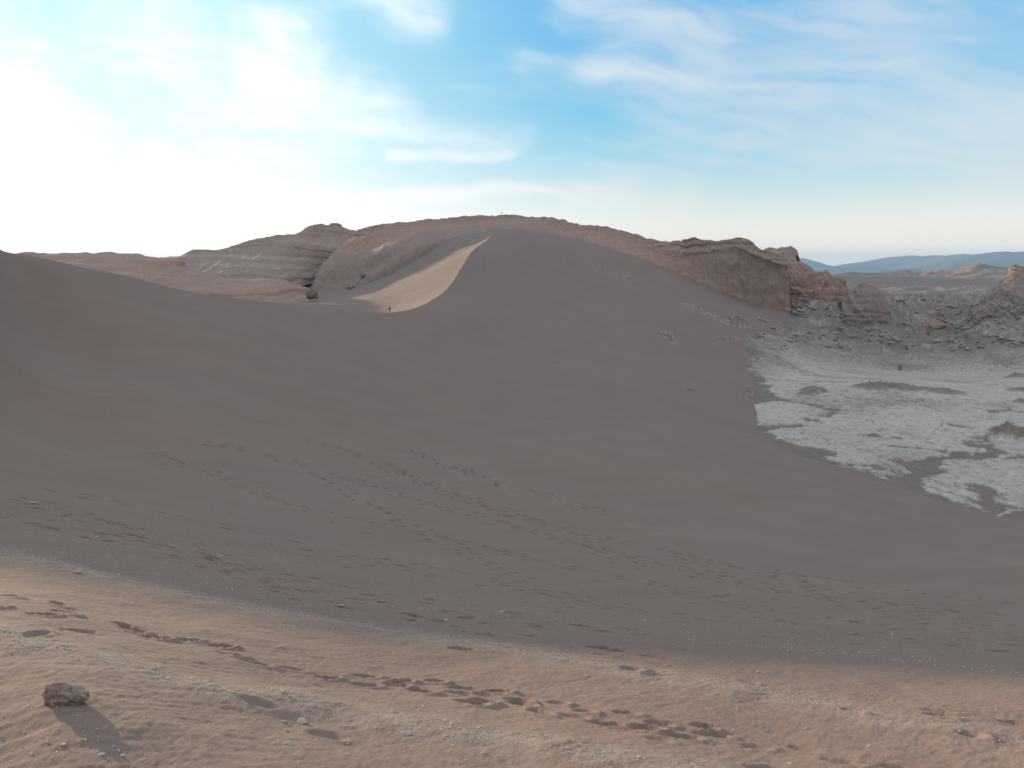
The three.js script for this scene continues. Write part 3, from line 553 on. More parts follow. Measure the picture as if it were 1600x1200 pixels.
struct(hill([
  [[215, 405, 515], [240, 407, 515], [262, 409, 518], [275, 405, 520], [288, 397, 520], [300, 391, 520], [320, 390, 520], [333, 391, 520], [345, 389, 520], [365, 385, 522], [380, 380, 525], [400, 375, 528], [420, 370.5, 530], [435, 368, 533], [455, 366.5, 545], [470, 361, 559], [482, 354, 569], [495, 350, 578], [503, 349, 583], [511, 351, 589], [522, 348.5, 595], [531, 350, 595], [538, 355, 597], [556, 361, 601], [590, 368, 607]],
  [[215, 410, 505], [300, 402, 505], [380, 392, 508], [450, 378, 525], [520, 366, 581], [590, 378, 595]],
  [[220, 420, 492], [300, 414, 486], [360, 408, 482], [420, 402, 484], [480, 394, 524], [540, 388, 570], [590, 390, 585]],
  [[230, 435, 470], [300, 430, 458], [360, 428, 452], [420, 424, 455], [470, 420, 491], [520, 412, 550], [590, 405, 570]],
  [[230, 460, 440], [300, 460, 420], [360, 458, 415], [420, 452, 420], [470, 446, 461], [520, 440, 535], [590, 430, 555]],
], 560, 130, { look: (x, y, z, k) => {
  const fold = y + 0.055 * x + 3 * Math.sin(x / 42 + 2.1) + 1.5 * noise(x / 20, z / 25);
  const [b, t] = beds(fold, 2.6), [b2, t2] = beds(fold + 17, 0.9);
  const out = 1.6 * b + 0.6 * b2 - 1.0 + 0.5 * ridged(x / 9, y / 16, 3) + 0.5 * fbm3(x / 6, y / 6, z / 6, 4);
  let c = blend(tone(TAN, 0.86), blend(TAN, PALEROCK, 0.55), 0.5 * smooth(0.45, 0.8, t + 0.25 * noise(x / 14, y / 5)) * smooth(0.3, 1.2, k) + 0.3 * t2);
  return [out, ...tone(c, 1 + 0.09 * fbm(x / 3, y / 2, 3))];
} }), rockMat, 'layered_hill', 'tan hill of folded pale rock layers behind the left end of the dune');

struct(hill([
  [[-700, 280, 320], [-500, 262, 320], [-300, 258, 320], [-180, 285, 320], [-100, 355, 322], [-40, 395, 328], [0, 400, 330], [25, 398, 333], [43, 395, 335], [64, 397.6, 335], [94, 397, 336], [120, 396.5, 338], [131, 395, 340], [146, 397.6, 342], [172, 395, 345], [187, 397.6, 346], [217, 398.5, 350], [225, 401, 352], [250, 403, 356], [268, 405.5, 360], [282, 408, 364], [296, 418, 370], [330, 429, 376], [370, 436, 382], [420, 436, 392], [450, 440, 402], [480, 452, 412], [500, 470, 415]],
  [[-700, 330, 310], [-500, 330, 310], [-300, 330, 310], [-100, 390, 316], [-40, 408, 318], [100, 404, 322], [217, 406, 335], [268, 416, 346], [300, 432, 354], [370, 445, 366], [430, 446, 380], [500, 475, 400]],
  [[-700, 400, 300], [-300, 390, 300], [-60, 418, 300], [100, 413, 304], [217, 420, 315], [268, 436, 322], [320, 448, 335], [370, 456, 350], [430, 460, 366], [500, 482, 388]],
  [[-500, 440, 280], [-60, 430, 285], [100, 426, 288], [217, 440, 296], [268, 455, 304], [330, 466, 318], [380, 472, 334], [440, 478, 350], [505, 490, 380]],
  [[-500, 460, 270], [-60, 450, 275], [100, 450, 278], [217, 470, 284], [268, 490, 292], [330, 500, 306], [380, 505, 322], [440, 505, 338], [508, 490, 384]],
], 520, 130, { look: (x, y, z, k) => {
  const sag = 5.5 * gauss(x + 118, 26);
  const fold = y + sag + 0.02 * x + 1.2 * noise(x / 18, z / 25);
  const [b, t] = beds(fold, 1.4), [b2, t2] = beds(fold + 9, 0.55);
  const out = 1.6 * b + 0.6 * b2 - 1.0 + 0.5 * fbm3(x / 7, y / 7, z / 7, 4) + 0.4 * ridged(x / 9, y / 12, 3);
  let c = blend(RED, blend(TAN, PALEROCK, 0.35), 0.55 * smooth(0.5, 0.85, t) + 0.3 * t2);
  return [out, ...tone(c, 1 + 0.08 * fbm(x / 3, y / 2, 3))];
} }), rockMat, 'reddish_ridge', 'low reddish ridge of sagging rock beds just behind the left dune crest');

// ------------------------------------------------------------------ far land
struct(hill([
  [[1180, 434, 1550], [1290, 432, 1500], [1311, 430, 1500], [1322, 428, 1500], [1334, 426.5, 1500], [1350, 428, 1500], [1365, 427, 1500], [1385, 427.5, 1490], [1400, 426, 1480], [1412, 424.5, 1480], [1422, 425, 1475], [1435, 428.5, 1470], [1450, 425, 1460], [1480, 423, 1450], [1500, 422, 1430], [1515, 418, 1425], [1524, 415, 1420], [1533, 414, 1420], [1545, 416.5, 1420], [1570, 418, 1400], [1600, 417, 1400], [1640, 412, 1400], [1800, 408, 1400], [2100, 415, 1400]],
  [[1180, 440, 1400], [1300, 438, 1380], [1400, 436, 1360], [1500, 432, 1330], [1600, 430, 1300], [2100, 430, 1300]],
  [[1180, 448, 1200], [1300, 447, 1180], [1400, 447, 1160], [1500, 446, 1150], [1600, 446, 1150], [2100, 450, 1150]],
  [[1180, 462, 980], [1300, 462, 960], [1400, 462, 940], [1500, 462, 930], [1600, 462, 930], [2100, 470, 930]],
  [[1180, 486, 760], [1300, 486, 760], [1400, 486, 760], [1500, 488, 750], [1600, 490, 750], [2100, 495, 750]],
], 420, 130, { plateau: 60, depth: 300, look: (x, y, z) => {
  const [b, t] = beds(y + 2 * noise(x / 60, z / 60), 4);
  const out = 1.5 * b + 3.6 * (ridged(x / 75 + 0.4 * noise(x / 30, z / 30), z / 75, 5, 0.55) - 0.3) + 1.0 * fbm(x / 9, z / 9, 3);
  const c = blend(tone(GREY, 0.8), PALEROCK, 0.2 * smooth(0.6, 0.9, t) + 0.55 * smooth(0.75, 1.2, fbm(x / 30, z / 50, 4, 0.6)));
  return [out, ...tone(c, 1 + 0.12 * fbm(x / 10, z / 10, 3))];
} }), rockMat, 'far_badlands', 'far brown badlands between the cliff and the blue mountains');
struct(hill([
  [[250, 402, 1800], [400, 392, 1800], [600, 362, 1800], [720, 350, 1800], [800, 347, 1800], [900, 362, 1800], [1000, 383, 1800], [1090, 383, 1800], [1140, 386, 1800], [1160, 400, 1800]],
  [[250, 410, 1650], [600, 390, 1600], [800, 375, 1600], [1000, 400, 1600], [1165, 415, 1600]], [[250, 440, 1400], [800, 430, 1350], [1170, 445, 1350]],
], 160, 50, { plateau: 80, depth: 500, look: (x, y, z) => [6 * (ridged(x / 120, z / 120, 4) - 0.5), ...tone(RED, 0.9 + 0.1 * fbm(x / 40, z / 40, 3)), 0] }), rockMat, 'far_ridge', 'higher rock ridge standing behind the sandstone hill');
struct(hill([
  [[640, 358, 690], [720, 344, 690], [784, 341, 690], [840, 344, 690], [900, 357, 690], [960, 364, 690], [1020, 381, 690], [1090, 380, 690], [1150, 381, 680], [1175, 395, 670]],
  [[640, 370, 650], [784, 360, 640], [900, 372, 640], [1020, 392, 640], [1180, 410, 630]], [[640, 420, 600], [784, 420, 600], [1185, 440, 590]],
], 120, 40, { plateau: 30, depth: 120, look: (x, y, z) => [2 * (ridged(x / 50, z / 50, 4) - 0.5), ...tone(RED, 0.9 + 0.1 * fbm(x / 20, z / 20, 3)), 0] }), rockMat, 'rear_hill', 'rear shoulder of the sandstone hill behind its skyline');
for (const [rows, seed] of [
  [[[[1000, 412, 13000], [1150, 404, 13000], [1245, 404, 13000], [1262, 406, 13000], [1285, 413, 13000], [1308, 419.5, 13000], [1325, 416, 13000], [1340, 410.5, 13000], [1365, 408, 13000], [1395, 402, 13000], [1420, 400, 13000], [1440, 400.5, 13000], [1460, 399, 13000], [1485, 400, 13000], [1500, 397, 13000], [1520, 397.5, 13000], [1545, 397, 13000], [1700, 392, 13000], [2200, 402, 13000]], [[1000, 432, 11500], [1300, 432, 11500], [1600, 432, 11500], [2200, 432, 11500]]], 1],
  [[[[1440, 420, 9500], [1480, 410, 9500], [1510, 403, 9500], [1540, 398, 9500], [1560, 395, 9500], [1572, 393, 9500], [1590, 394, 9500], [1620, 392, 9500], [1800, 385, 9500], [2200, 395, 9500]], [[1440, 436, 8300], [1600, 436, 8300], [2200, 436, 8300]]], 2]])
  struct(hill(rows, 300, 40, { plateau: 500, depth: 2500, look: (x, y, z) => [70 * (ridged(x / 900 + seed * 7, z / 900, 4) - 0.4) * smooth(60, -60, y - 190) * 0.6, 0.1, 0.09, 0.085, 0] }), rockMat, 'mountains', seed === 1 ? 'long blue mountain range on the right horizon' : 'nearer darker blue mountain spur at the right edge of the photo');
{
  const g = grid(60, 60, (i, j) => { const a = i / 59 * Math.PI * 2, r = 15500 * Math.pow(j / 59, 3) + 1; return [Math.cos(a) * r, -58 - 20 * smooth(0, 4000, r), -Math.sin(a) * r, 0.27, 0.21, 0.17]; });
  struct(g, rockMat, 'ground', 'flat desert ground out to the horizon');
}
// ------------------------------------------------------------------ outcrops beyond the dune
const outcropLook = (seed, c0, c1, k = 1) => (x, y, z, r) => {
  const [b, t] = beds(y + 1.5 * noise(x / 9 + seed, z / 9), 1.3);
  const out = k * (0.7 * b + 0.9 * ridged(x / 6 + seed, y / 5 + z / 9, 4, 0.55) + 0.5 * fbm3(x / 2.2, y / 2.2, z / 2.2, 3) - 0.7);
  return [out, ...tone(blend(c0, c1, 0.3 * smooth(0.55, 0.85, t) + 0.3 * fbm(x / 3 + seed, y / 3, 3)), 1 + 0.09 * fbm(x / 2, y / 2, 3))];
};
function outcrop(rows, nu, nv, look, label, group) { const m = add(new THREE.Mesh(hill(rows, nu, nv, { plateau: 6, depth: 14, look }), rockMat), 'rock_outcrop'); return tag(m, label, 'rock outcrop', group); }
outcrop([
  [[1180, 394, 470], [1190, 392, 470], [1197, 389, 470], [1203, 387, 470], [1208, 388.5, 470], [1215, 388, 470], [1228, 386.5, 469], [1236, 385, 468], [1241, 387, 467], [1244, 391, 466], [1244, 398, 466]],
  [[1180, 403, 466], [1200, 400, 465], [1225, 398, 464], [1243, 402, 464]], [[1180, 420, 462], [1210, 415, 460], [1235, 410, 459], [1243.5, 409, 461]], [[1180, 450, 458], [1215, 445, 455], [1245, 430, 455]],
], 130, 60, outcropLook(3, TAN, PALEROCK, 0.8), 'pale overhanging rock block on the skyline just right of the cliff top');
outcrop([
  [[1222, 415, 452], [1232, 412, 452], [1243, 408, 452], [1250, 409, 452], [1258, 412, 451], [1259.5, 415, 450], [1264, 415.5, 449], [1266, 419, 448], [1269, 424, 447], [1280, 426, 446], [1287, 425.5, 446], [1291, 423.5, 446], [1293, 428, 445], [1300, 432, 444], [1308, 434, 442], [1315, 437, 440], [1319, 442, 439], [1321, 449, 437], [1326, 454, 436], [1328, 462, 435]],
  [[1226, 430, 438], [1240, 436, 434], [1255, 430, 435], [1266, 424, 438], [1285, 438, 438], [1300, 446, 436], [1315, 456, 434], [1329, 466, 433]],
  [[1230, 455, 431], [1250, 452, 429], [1262, 445, 431], [1285, 456, 431], [1305, 462, 429], [1330, 474, 429]],
  [[1232, 482, 428], [1250, 478, 426], [1270, 480, 425], [1290, 478, 423], [1310, 478, 421], [1332, 482, 422]],
  [[1232, 530, 424], [1250, 530, 422], [1290, 530, 418], [1334, 530, 416]],
], 260, 110, outcropLook(8, tone(RED, 0.8), PALEROCK, 1.4), 'jagged rock ridge with a pale ledge stepping down from the cliff end');
outcrop([
  [[1316, 466, 420], [1322, 461, 420], [1330, 456, 420], [1338, 451, 420], [1344, 447, 420], [1350, 444, 420], [1358, 446, 420], [1366, 450, 420], [1371, 456, 419], [1376, 463, 418], [1384, 469, 417]],
  [[1316, 474, 415], [1335, 466, 413], [1352, 460, 411], [1370, 466, 412], [1388, 476, 413]], [[1318, 490, 408], [1340, 485, 404], [1360, 484, 403], [1390, 490, 406]], [[1318, 540, 402], [1350, 540, 398], [1392, 540, 400]],
], 130, 60, outcropLook(15, tone(GREY, 0.9), TAN, 1.2), 'dark brown rock knob alone between the cliff ridge and the far badlands');
outcrop([
  [[1516, 484, 412], [1525, 479, 412], [1532, 472, 413], [1540, 462, 414], [1555, 447, 416], [1567, 435, 418], [1574, 429, 419], [1576, 419, 420], [1585, 412, 420], [1592, 414, 420], [1600, 417, 420], [1640, 408, 425], [1720, 400, 430], [1850, 400, 440]],
  [[1518, 487, 408], [1540, 474, 407], [1560, 458, 406], [1580, 442, 407], [1600, 440, 405], [1720, 430, 408], [1850, 430, 412]],
  [[1520, 492, 402], [1545, 486, 398], [1570, 474, 396], [1600, 468, 392], [1720, 465, 388], [1850, 470, 388]],
  [[1522, 545, 396], [1560, 545, 390], [1600, 545, 385], [1720, 545, 376], [1850, 545, 372]],
], 240, 110, (x, y, z) => { const n = fbm3(x / 1.6, y / 1.6, z / 1.6, 4); return [0.9 * n + 1.6 * fbm3(x / 7, y / 7, z / 7, 3), ...tone(blend(tone(TAN, 0.72), PALEROCK, clamp(0.15 + 0.8 * n)), 1)]; }, 'steep rubble-covered rock spur with a knobbly top at the right edge of the photo');

// ------------------------------------------------------------------ stones
function rockGeo(rx, ry, rz, seed, detail, rough, c0, c1) {
  let g = new THREE.IcosahedronGeometry(1, detail); g.deleteAttribute('uv'); g.deleteAttribute('normal'); g = mergeVertices(g, 1e-4);
  const r = rng(seed), cuts = []; for (let k = 0; k < 9; k++) { const a = r() * 6.28, y = r() * 2 - 1, q = Math.sqrt(1 - y * y); cuts.push([q * Math.cos(a), y, q * Math.sin(a), 0.58 + r() * 0.34]); }
  const p = g.attributes.position, col = new Float32Array(p.count * 3), uv = new Float32Array(p.count * 2);
  for (let i = 0; i < p.count; i++) {
    let x = p.getX(i), y = p.getY(i), z = p.getZ(i), m = 1;
    for (const c of cuts) { const d = x * c[0] + y * c[1] + z * c[2]; if (d > 0.01) m = Math.min(m, c[3] / d); }
    m *= 1 + rough * (0.7 * fbm3(x * 1.8 + seed, y * 1.8, z * 1.8, 3) + 0.45 * Math.abs(noise3(x * 4.5 + seed, y * 4.5, z * 4.5)) + 0.2 * noise3(x * 11, y * 11, z * 11 + seed));
    p.setXYZ(i, x * m * rx, y * m * ry, z * m * rz);
    const c = tone(blend(c0, c1, clamp(0.5 + 0.8 * fbm3(x * 2.5, y * 2.5 + seed, z * 2.5, 3))), 1 + 0.12 * noise3(x * 9, y * 9, z * 9));
    col.set(c, i * 3); uv[i * 2] = x * rx + y * ry; uv[i * 2 + 1] = z * rz;
  }
  g.setAttribute('color', new THREE.BufferAttribute(col, 3)); g.setAttribute('uv', new THREE.BufferAttribute(uv, 2)); g.computeVertexNormals();
  return g;
}
const stoneTex = grain.clone(); stoneTex.repeat.set(2.5, 2.5); stoneTex.needsUpdate = true;
const stoneMat = new THREE.MeshStandardMaterial({ vertexColors: true, map: stoneTex, bumpMap: grainBump, bumpScale: 0.002, roughness: 0.95 });
{
  // the big rock: a slab standing on edge, its broken face towards us
  const at = ground(101, 1099, duneH, 3, 40);
  const m = add(new THREE.Mesh(rockGeo(0.142, 0.1, 0.085, 43, 24, 0.34, [0.32, 0.20, 0.155], [0.50, 0.36, 0.29]), stoneMat), 'rock');
  m.position.set(at[0], at[1] + 0.042, at[2] - 0.03); m.rotation.set(-0.25, 0.25, -0.22);
  tag(m, 'biggest rock in the sunlit foreground, brown and crumbly, casting a long shadow', 'rock');
}
const stones = [ // pixel, width in pixels, flatness, turn, tone, label
  [438, 1011, 10, 0.55, 0.3, 1, 'small pale stone with a thin shadow just right of the first footprints'], [264, 1029, 12, 0.35, 1.0, 0.5, 'flat brown stone alone on the sand below the deepest left footprints'],
  [496, 1070, 22, 0.35, -0.45, 0.2, 'dark tilted stone sliver below the start of the double footprint trail'], [471, 1128, 20, 0.5, -0.3, 1, 'pale oblong stone at the lower rim of the gravel band'],
  [451, 1163, 18, 0.6, -0.2, 0.7, 'rounded oblong stone lowest on the sand, with a slanting shadow'], [448, 1143, 8, 0.7, 0.5, 0.3, 'tiny dark stone just above the lowest oblong stone'],
  [444, 1128, 9, 0.7, 0.9, 1, 'small pale stone touching the left end of the pale oblong stone'], [452, 1089, 9, 0.7, 0.2, 0.9, 'pale stone at the upper edge of the gravel band below the dark sliver'],
  [615, 1112, 16, 0.4, -0.5, 0.6, 'curved brown stone lying alone between gravel band and footprint trail'], [635, 1147, 20, 0.3, -0.2, 0.8, 'long flat pale stone inside the lower gravel band'],
  [543, 1163, 6, 0.9, 0, 1.2, 'white pebble alone on rippled sand below the gravel band'], [322, 1165, 6, 0.6, 0.4, 1.1, 'white pebble on bare sand right of the big rock’s shadow'],
  [219, 1079, 7, 0.8, 0.2, 1.2, 'bright white pebble in a small hollow right of the big rock'], [159, 1180, 14, 0.5, 0.3, 1.1, 'white stone below the tip of the big rock’s shadow'],
  [83, 1051, 12, 0.4, 0.1, 1.0, 'small flat pale stone directly behind the big rock'], [1185, 1051, 8, 1.0, 0.1, 0.9, 'round pale stone standing out on the sand right of centre at the shadow edge'],
  [1260, 1139, 7, 0.8, 0.4, 1.1, 'white pebble right of the end of the footprint trail'], [1358, 1168, 10, 0.8, 0.8, 0.8, 'pale lumpy stone with a long faint shadow near the lower right'],
  [1500, 1144, 8, 0.9, 0.3, 1.2, 'bright white pebble in the gravel at the right edge of the sand'], [121, 896, 16, 0.7, 0.2, 0.8, 'pale pointed stone on the shadow edge at the far left'],
  [152, 840, 8, 0.6, 0.1, 1.2, 'white stone among trampled footprints in the shade at left'], [50, 787, 10, 0.7, 0.5, 0.9, 'pale stone highest on the shaded slope at the left edge'],
  [534, 947, 8, 0.9, 0.3, 1.1, 'white stone in the shade just beyond the lit sand left of centre'], [697, 970, 7, 0.9, 0.1, 1.1, 'white stone in the shade between two footprints near the middle'],
  [784, 957, 10, 0.5, 0.3, 0.9, 'flat pale stone in the shade among footprints right of the middle'], [345, 870, 6, 0.8, 0.3, 1.1, 'small white stone beside a dark footprint in the left shade'],
];
for (const [px, py, w, flat, turn, pale, label] of stones) {
  const g = ground(px, py, duneH, 3, 80), s = w / F_PX * -g[2] / 2 * 0.95;
  const c = [0.40, 0.275, 0.215], q = [0.68, 0.53, 0.44];
  const m = add(new THREE.Mesh(rockGeo(s, s * flat * 0.75, s * 0.7, px + py, 5, 0.22, blend(c, q, clamp(pale - 0.3)), blend(c, q, clamp(pale))), stoneMat), 'stone');
  m.position.set(g[0], g[1] + s * flat * 0.35, g[2]); m.rotation.set(0.1, turn, -0.12);
  tag(m, label, 'stone', 'loose stones on the sand');
}
const far = [ // pixel at its foot, depth, half width, half height, half depth, label
  [487, 464, 378, 2.9, 3.0, 2.6, 'dark blocky boulder at the foot of the left hills beside the dune', tone(RED, 0.6)], [566, 432, 446, 1.8, 1.3, 1.6, 'brown boulder half buried in sand under the red cliff', tone(RED, 0.6)],
  [548, 452, 380, 3.4, 1.6, 2.4, 'low dark rock hump just left of the sunlit sand', tone(RED, 0.6)], [1408, 575, 305, 1.0, 1.5, 1.0, 'upright dark rock standing alone on the back of the salt flat', GREY],
  [1405, 470, 455, 6.5, 1.5, 3.5, 'white tilted rock slab above the broken clay ground', PALEROCK], [1544, 479, 425, 7, 1.0, 3, 'flat pale rock slab at the left foot of the spur', PALEROCK],
  [1433, 500, 445, 4, 2.4, 3, 'pale angular rock on the clay hummocks behind the salt flat', TAN], [1500, 548, 388, 6, 2.0, 3, 'pale low rock at the rear edge of the salt flat', GREY], [1465, 548, 388, 7, 2.6, 4, 'grey humped rock left of the pale low rock behind the salt flat', GREY],
  [1462, 520, 415, 6.5, 5, 5, 'dark brown clay knob in the middle of the broken ground', RED], [1390, 545, 395, 11, 5.5, 6, 'broad dark clay hummock at the back of the salt flat', RED],
];
for (const [px, py, d, a, b, c, label, col] of far) {
  const p = px === 548 ? ground(px, py) : P(px, py, d), m = add(new THREE.Mesh(rockGeo(a, b, c, px, 14, 0.3, tone(col, 0.95), blend(col, PALEROCK, 0.35)), rockMat), 'boulder');
  m.position.set(p[0], p[1] + b * 0.35, p[2] - c * 0.5); m.rotation.y = hash1(px) * 3;
  tag(m, label, 'boulder');
}
// pale bedrock that shows through the sand on the right flank: low ragged crusts following the slope
function crust(pts, label, seed, hgt, col = PALEROCK) {               // outline points [px, py] walked out on the sand
  const c = pts.map(q => ground(q[0], q[1])), n = c.length, cx = [0, 1, 2].map(k => c.reduce((s, p) => s + p[k], 0) / n);
  const g = grid(64, 26, (i, j) => {
    const a = i / 63 * n, k = Math.floor(a) % n, f = a - Math.floor(a), e = c[k], h = c[(k + 1) % n], r = j / 25, w = 1 + 0.14 * noise(a * 2.3 + seed, 3);
    const x = mix(cx[0], mix(e[0], h[0], f), r * w), z = mix(cx[2], mix(e[2], h[2], f), r * w);
    const y = baseH(x, z) + hgt * ((1 - r * r * 1.2) * (0.45 + 0.9 * ridged(x / 2.6 + seed, z / 5, 4)) - 0.3 + 0.25 * fbm(x / 1.1, z / 2, 3)) - 0.05;
    return [x, y, z, ...tone(blend(SAND, col, clamp(0.22 + 0.8 * fbm(x / 1.3, z / 3 + seed, 3))), 1)];
  });
  const m = add(new THREE.Mesh(g, rockMat), 'rock_crust'); return tag(m, label, 'rock crust', 'bedrock showing through the dune');
}
crust([[1022, 514], [1040, 514], [1056, 524], [1068, 543], [1060, 546], [1045, 534], [1030, 522]], 'pale tongue of bedrock alone in the dark sand on the dune’s right flank', 1, 1.0);
crust([[1068, 608], [1080, 606], [1092, 609], [1080, 612]], 'smallest bedrock scrap, lowest on the dune’s right flank', 2, 0.7);
crust([[1158, 616], [1165, 608], [1180, 607], [1192, 618], [1180, 626], [1165, 624]], 'pale mound of crust at the left tip of the salt flat', 3, 1.3);
crust([[1050, 467], [1075, 472], [1110, 487], [1135, 497], [1120, 500], [1085, 487], [1060, 476]], 'long thin bedrock ledge slanting down below the cliff', 4, 0.7);
crust([[1120, 498], [1150, 490], [1168, 494], [1182, 507], [1178, 518], [1150, 516], [1125, 508]], 'rugged pale bedrock patch below the sheer cliff', 5, 1.8);
crust([[960, 426], [978, 428], [1000, 440], [990, 443], [970, 436]], 'small bedrock ledge high on the dune flank under the hill rim', 6, 0.8);
crust([[1085, 524], [1130, 523], [1170, 527], [1190, 536], [1150, 536], [1110, 531]], 'low pale bedrock streak above the top corner of the salt flat', 7, 0.7);
crust([[930, 414], [940, 415], [948, 420], [938, 420]], 'tiny bedrock fleck, topmost on the dune’s right flank', 8, 0.6);

// ------------------------------------------------------------------ gravel: salt crumbs nobody could count
{
  const r = rng(91), kinds = [0, 1, 2].map(k => rockGeo(1, 0.62, 0.8, 300 + k, 1, 0.25, [0.70, 0.57, 0.48], [0.82, 0.71, 0.62])), spots = [[], [], []];
  const put = (x, z, s) => { const d = Math.hypot(x, z); if (z > -3 || d > 60 || Math.abs(x / -z) > 0.85) return; spots[Math.floor(r() * 3)].push([x, duneH(x, z), z, s]); };
  const norm = () => (r() + r() + r() + r() - 2) * 1.0;
  const size = () => 0.0028 + 0.0075 * Math.pow(r(), 4) + (r() < 0.01 ? 0.010 : 0);
  const scatter = (path, per, sd, far) => { for (const [x, z, h] of along(path, 1 / per)) { const q = norm() * sd * (1 + 0.4 * noise(x, z)), dens = 0.5 + 0.6 * noise(x * 1.1 + z, z * 0.9); if (r() > dens + 0.2) continue; const px = x + Math.cos(h) * q, pz = z - Math.sin(h) * q; put(px, pz, size() * (far ? 1 + Math.max(0, -pz - 8) * 0.03 : 1)); } };
  scatter(band1, 420, 0.55, true); scatter(band1, 120, 2.0, true); scatter(band2, 620, 0.3, false); scatter(band2, 60, 0.6, false);
  for (let k = 0; k < 3600; k++) { const px = r() * 1700 - 50, py = 880 + 320 * Math.sqrt(r()), g = ground(px, py); if (pathDist(band2, g[0], g[2])[1] > 0 && g[2] > -8 && r() < 0.85) continue; put(g[0], g[2], size() * 0.85 * (1 + Math.max(0, -g[2] - 8) * 0.03)); }
  for (let k = 0; k < 1500; k++) { const t = r(), px = t * 1650 - 20, py = mix(860, 1040, t) - Math.pow(r(), 2) * 130 + 20, g = ground(px, py); put(g[0], g[2], 0.008 + 0.014 * Math.pow(r(), 3)); }
  const M = new THREE.Matrix4(), q = new THREE.Quaternion(), e = new THREE.Euler(), S = new THREE.Vector3(), V = new THREE.Vector3(), C = new THREE.Color();
  const saltMat = new THREE.MeshPhysicalMaterial({ vertexColors: true, roughness: 0.85, transmission: 0.45, thickness: 0 }); // salt crystal lets light through
  kinds.forEach((g, k) => {
    const im = new THREE.InstancedMesh(g, saltMat, spots[k].length);
    spots[k].forEach(([x, y, z, s], i) => { e.set((r() - 0.5) * 0.8, r() * 6.28, (r() - 0.5) * 0.8); q.setFromEuler(e); im.setMatrixAt(i, M.compose(V.set(x, y + s * 0.3, z), q, S.set(s * (0.8 + r() * 0.7), s * (0.7 + r() * 0.5), s))); const t = 0.75 + 0.3 * r(); im.setColorAt(i, C.setRGB(t, t * (0.97 + 0.03 * r()), t * (0.95 + 0.05 * r()))); });
    add(im, 'gravel'); im.userData = { kind: 'stuff', label: 'pale salt gravel strewn in bands over the sunlit sand', category: 'gravel' };
  });
  // broken rock lying about on the clay ground behind the salt flat and under the cliff
  const lumps = [0, 1, 2].map(k => rockGeo(1, 0.6, 0.8, 400 + k, 2, 0.3, [0.24, 0.17, 0.14], [0.5, 0.39, 0.33])), lie = [[], [], []];
  for (let k = 0; k < 2600; k++) {
    const px = 1180 + r() * 440, py = 468 + 82 * Math.pow(r(), 0.8); if (noise(px / 28, py / 12) + 0.25 < r() * 0.9) continue;
    const q = P(px, py, 1); let d = 345; for (; d < 560; d += 1.5) { const x = q[0] * d, D = d + APEX; if (q[1] * d < valleyH(x, -d)) break; }
    if (d >= 560) continue;
    lie[Math.floor(r() * 3)].push([q[0] * d, valleyH(q[0] * d, -d), -d, 0.22 + 0.5 * r() + 1.3 * Math.pow(r(), 7)]);
  }
  lumps.forEach((g, k) => {
    const im = new THREE.InstancedMesh(g, rockMat, lie[k].length);
    lie[k].forEach(([x, y, z, s], i) => { e.set((r() - 0.5) * 0.7, r() * 6.28, (r() - 0.5) * 0.7); q.setFromEuler(e); im.setMatrixAt(i, M.compose(V.set(x, y + s * 0.15, z), q, S.set(s * (0.8 + r()), s * (0.6 + r() * 0.8), s))); const t = 0.95 + 0.6 * r(); im.setColorAt(i, C.setRGB(t, t * 0.99, t * 0.98)); });
    add(im, 'rubble'); im.userData = { kind: 'stuff', label: 'broken rock strewn on the clay ground behind the salt flat', category: 'rubble' };
  });
  console.log('rubble', lie.map(s => s.length).join(' '), 'gravel', spots.map(s => s.length).join(' '), 'prints', prints.length);
}

// ------------------------------------------------------------------ people
const skinMat = new THREE.MeshStandardMaterial({ color: new THREE.Color().setRGB(0.36, 0.22, 0.16), roughness: 0.7 });
const cloth = (r, g, b) => new THREE.MeshStandardMaterial({ color: new THREE.Color().setRGB(r, g, b), roughness: 0.95 });
function flesh(bones, swell, k = 0.03, res = 84) {                    // one continuous surface round tapered bones; metres, feet at y = 0
  const mc = new MarchingCubes(res, new THREE.MeshBasicMaterial(), false, false, 200000), half = 1.0; mc.isolation = 0;
  const B = bones.map(([a, b, ra, rb]) => ({ a, d: [b[0] - a[0], b[1] - a[1], b[2] - a[2]], ra: ra + swell, rb: rb + swell }));
  for (const o of B) o.l2 = o.d[0] ** 2 + o.d[1] ** 2 + o.d[2] ** 2 + 1e-9;
  for (let z = 0, q = 0; z < res; z++) for (let y = 0; y < res; y++) for (let x = 0; x < res; x++, q++) {
    const p = [(x / (res / 2) - 1) * half, (y / (res / 2) - 1) * half + 0.92, (z / (res / 2) - 1) * half]; let s = 1e3;
    for (const o of B) { const e = [p[0] - o.a[0], p[1] - o.a[1], p[2] - o.a[2]], t = clamp((e[0] * o.d[0] + e[1] * o.d[1] + e[2] * o.d[2]) / o.l2), v = Math.hypot(e[0] - o.d[0] * t, e[1] - o.d[1] * t, e[2] - o.d[2] * t) - mix(o.ra, o.rb, t); const h = clamp(0.5 + 0.5 * (s - v) / k); s = mix(s, v, h) - k * h * (1 - h); }
    mc.field[q] = -s;
  }
  mc.update();
  const g = new THREE.BufferGeometry(), n = mc.count;
  g.setAttribute('position', new THREE.BufferAttribute(Float32Array.from(mc.positionArray.slice(0, n * 3)), 3));
  g.translate(0, 0.92, 0); const out = mergeVertices(g, 1e-5); out.computeVertexNormals();
  return out;
}
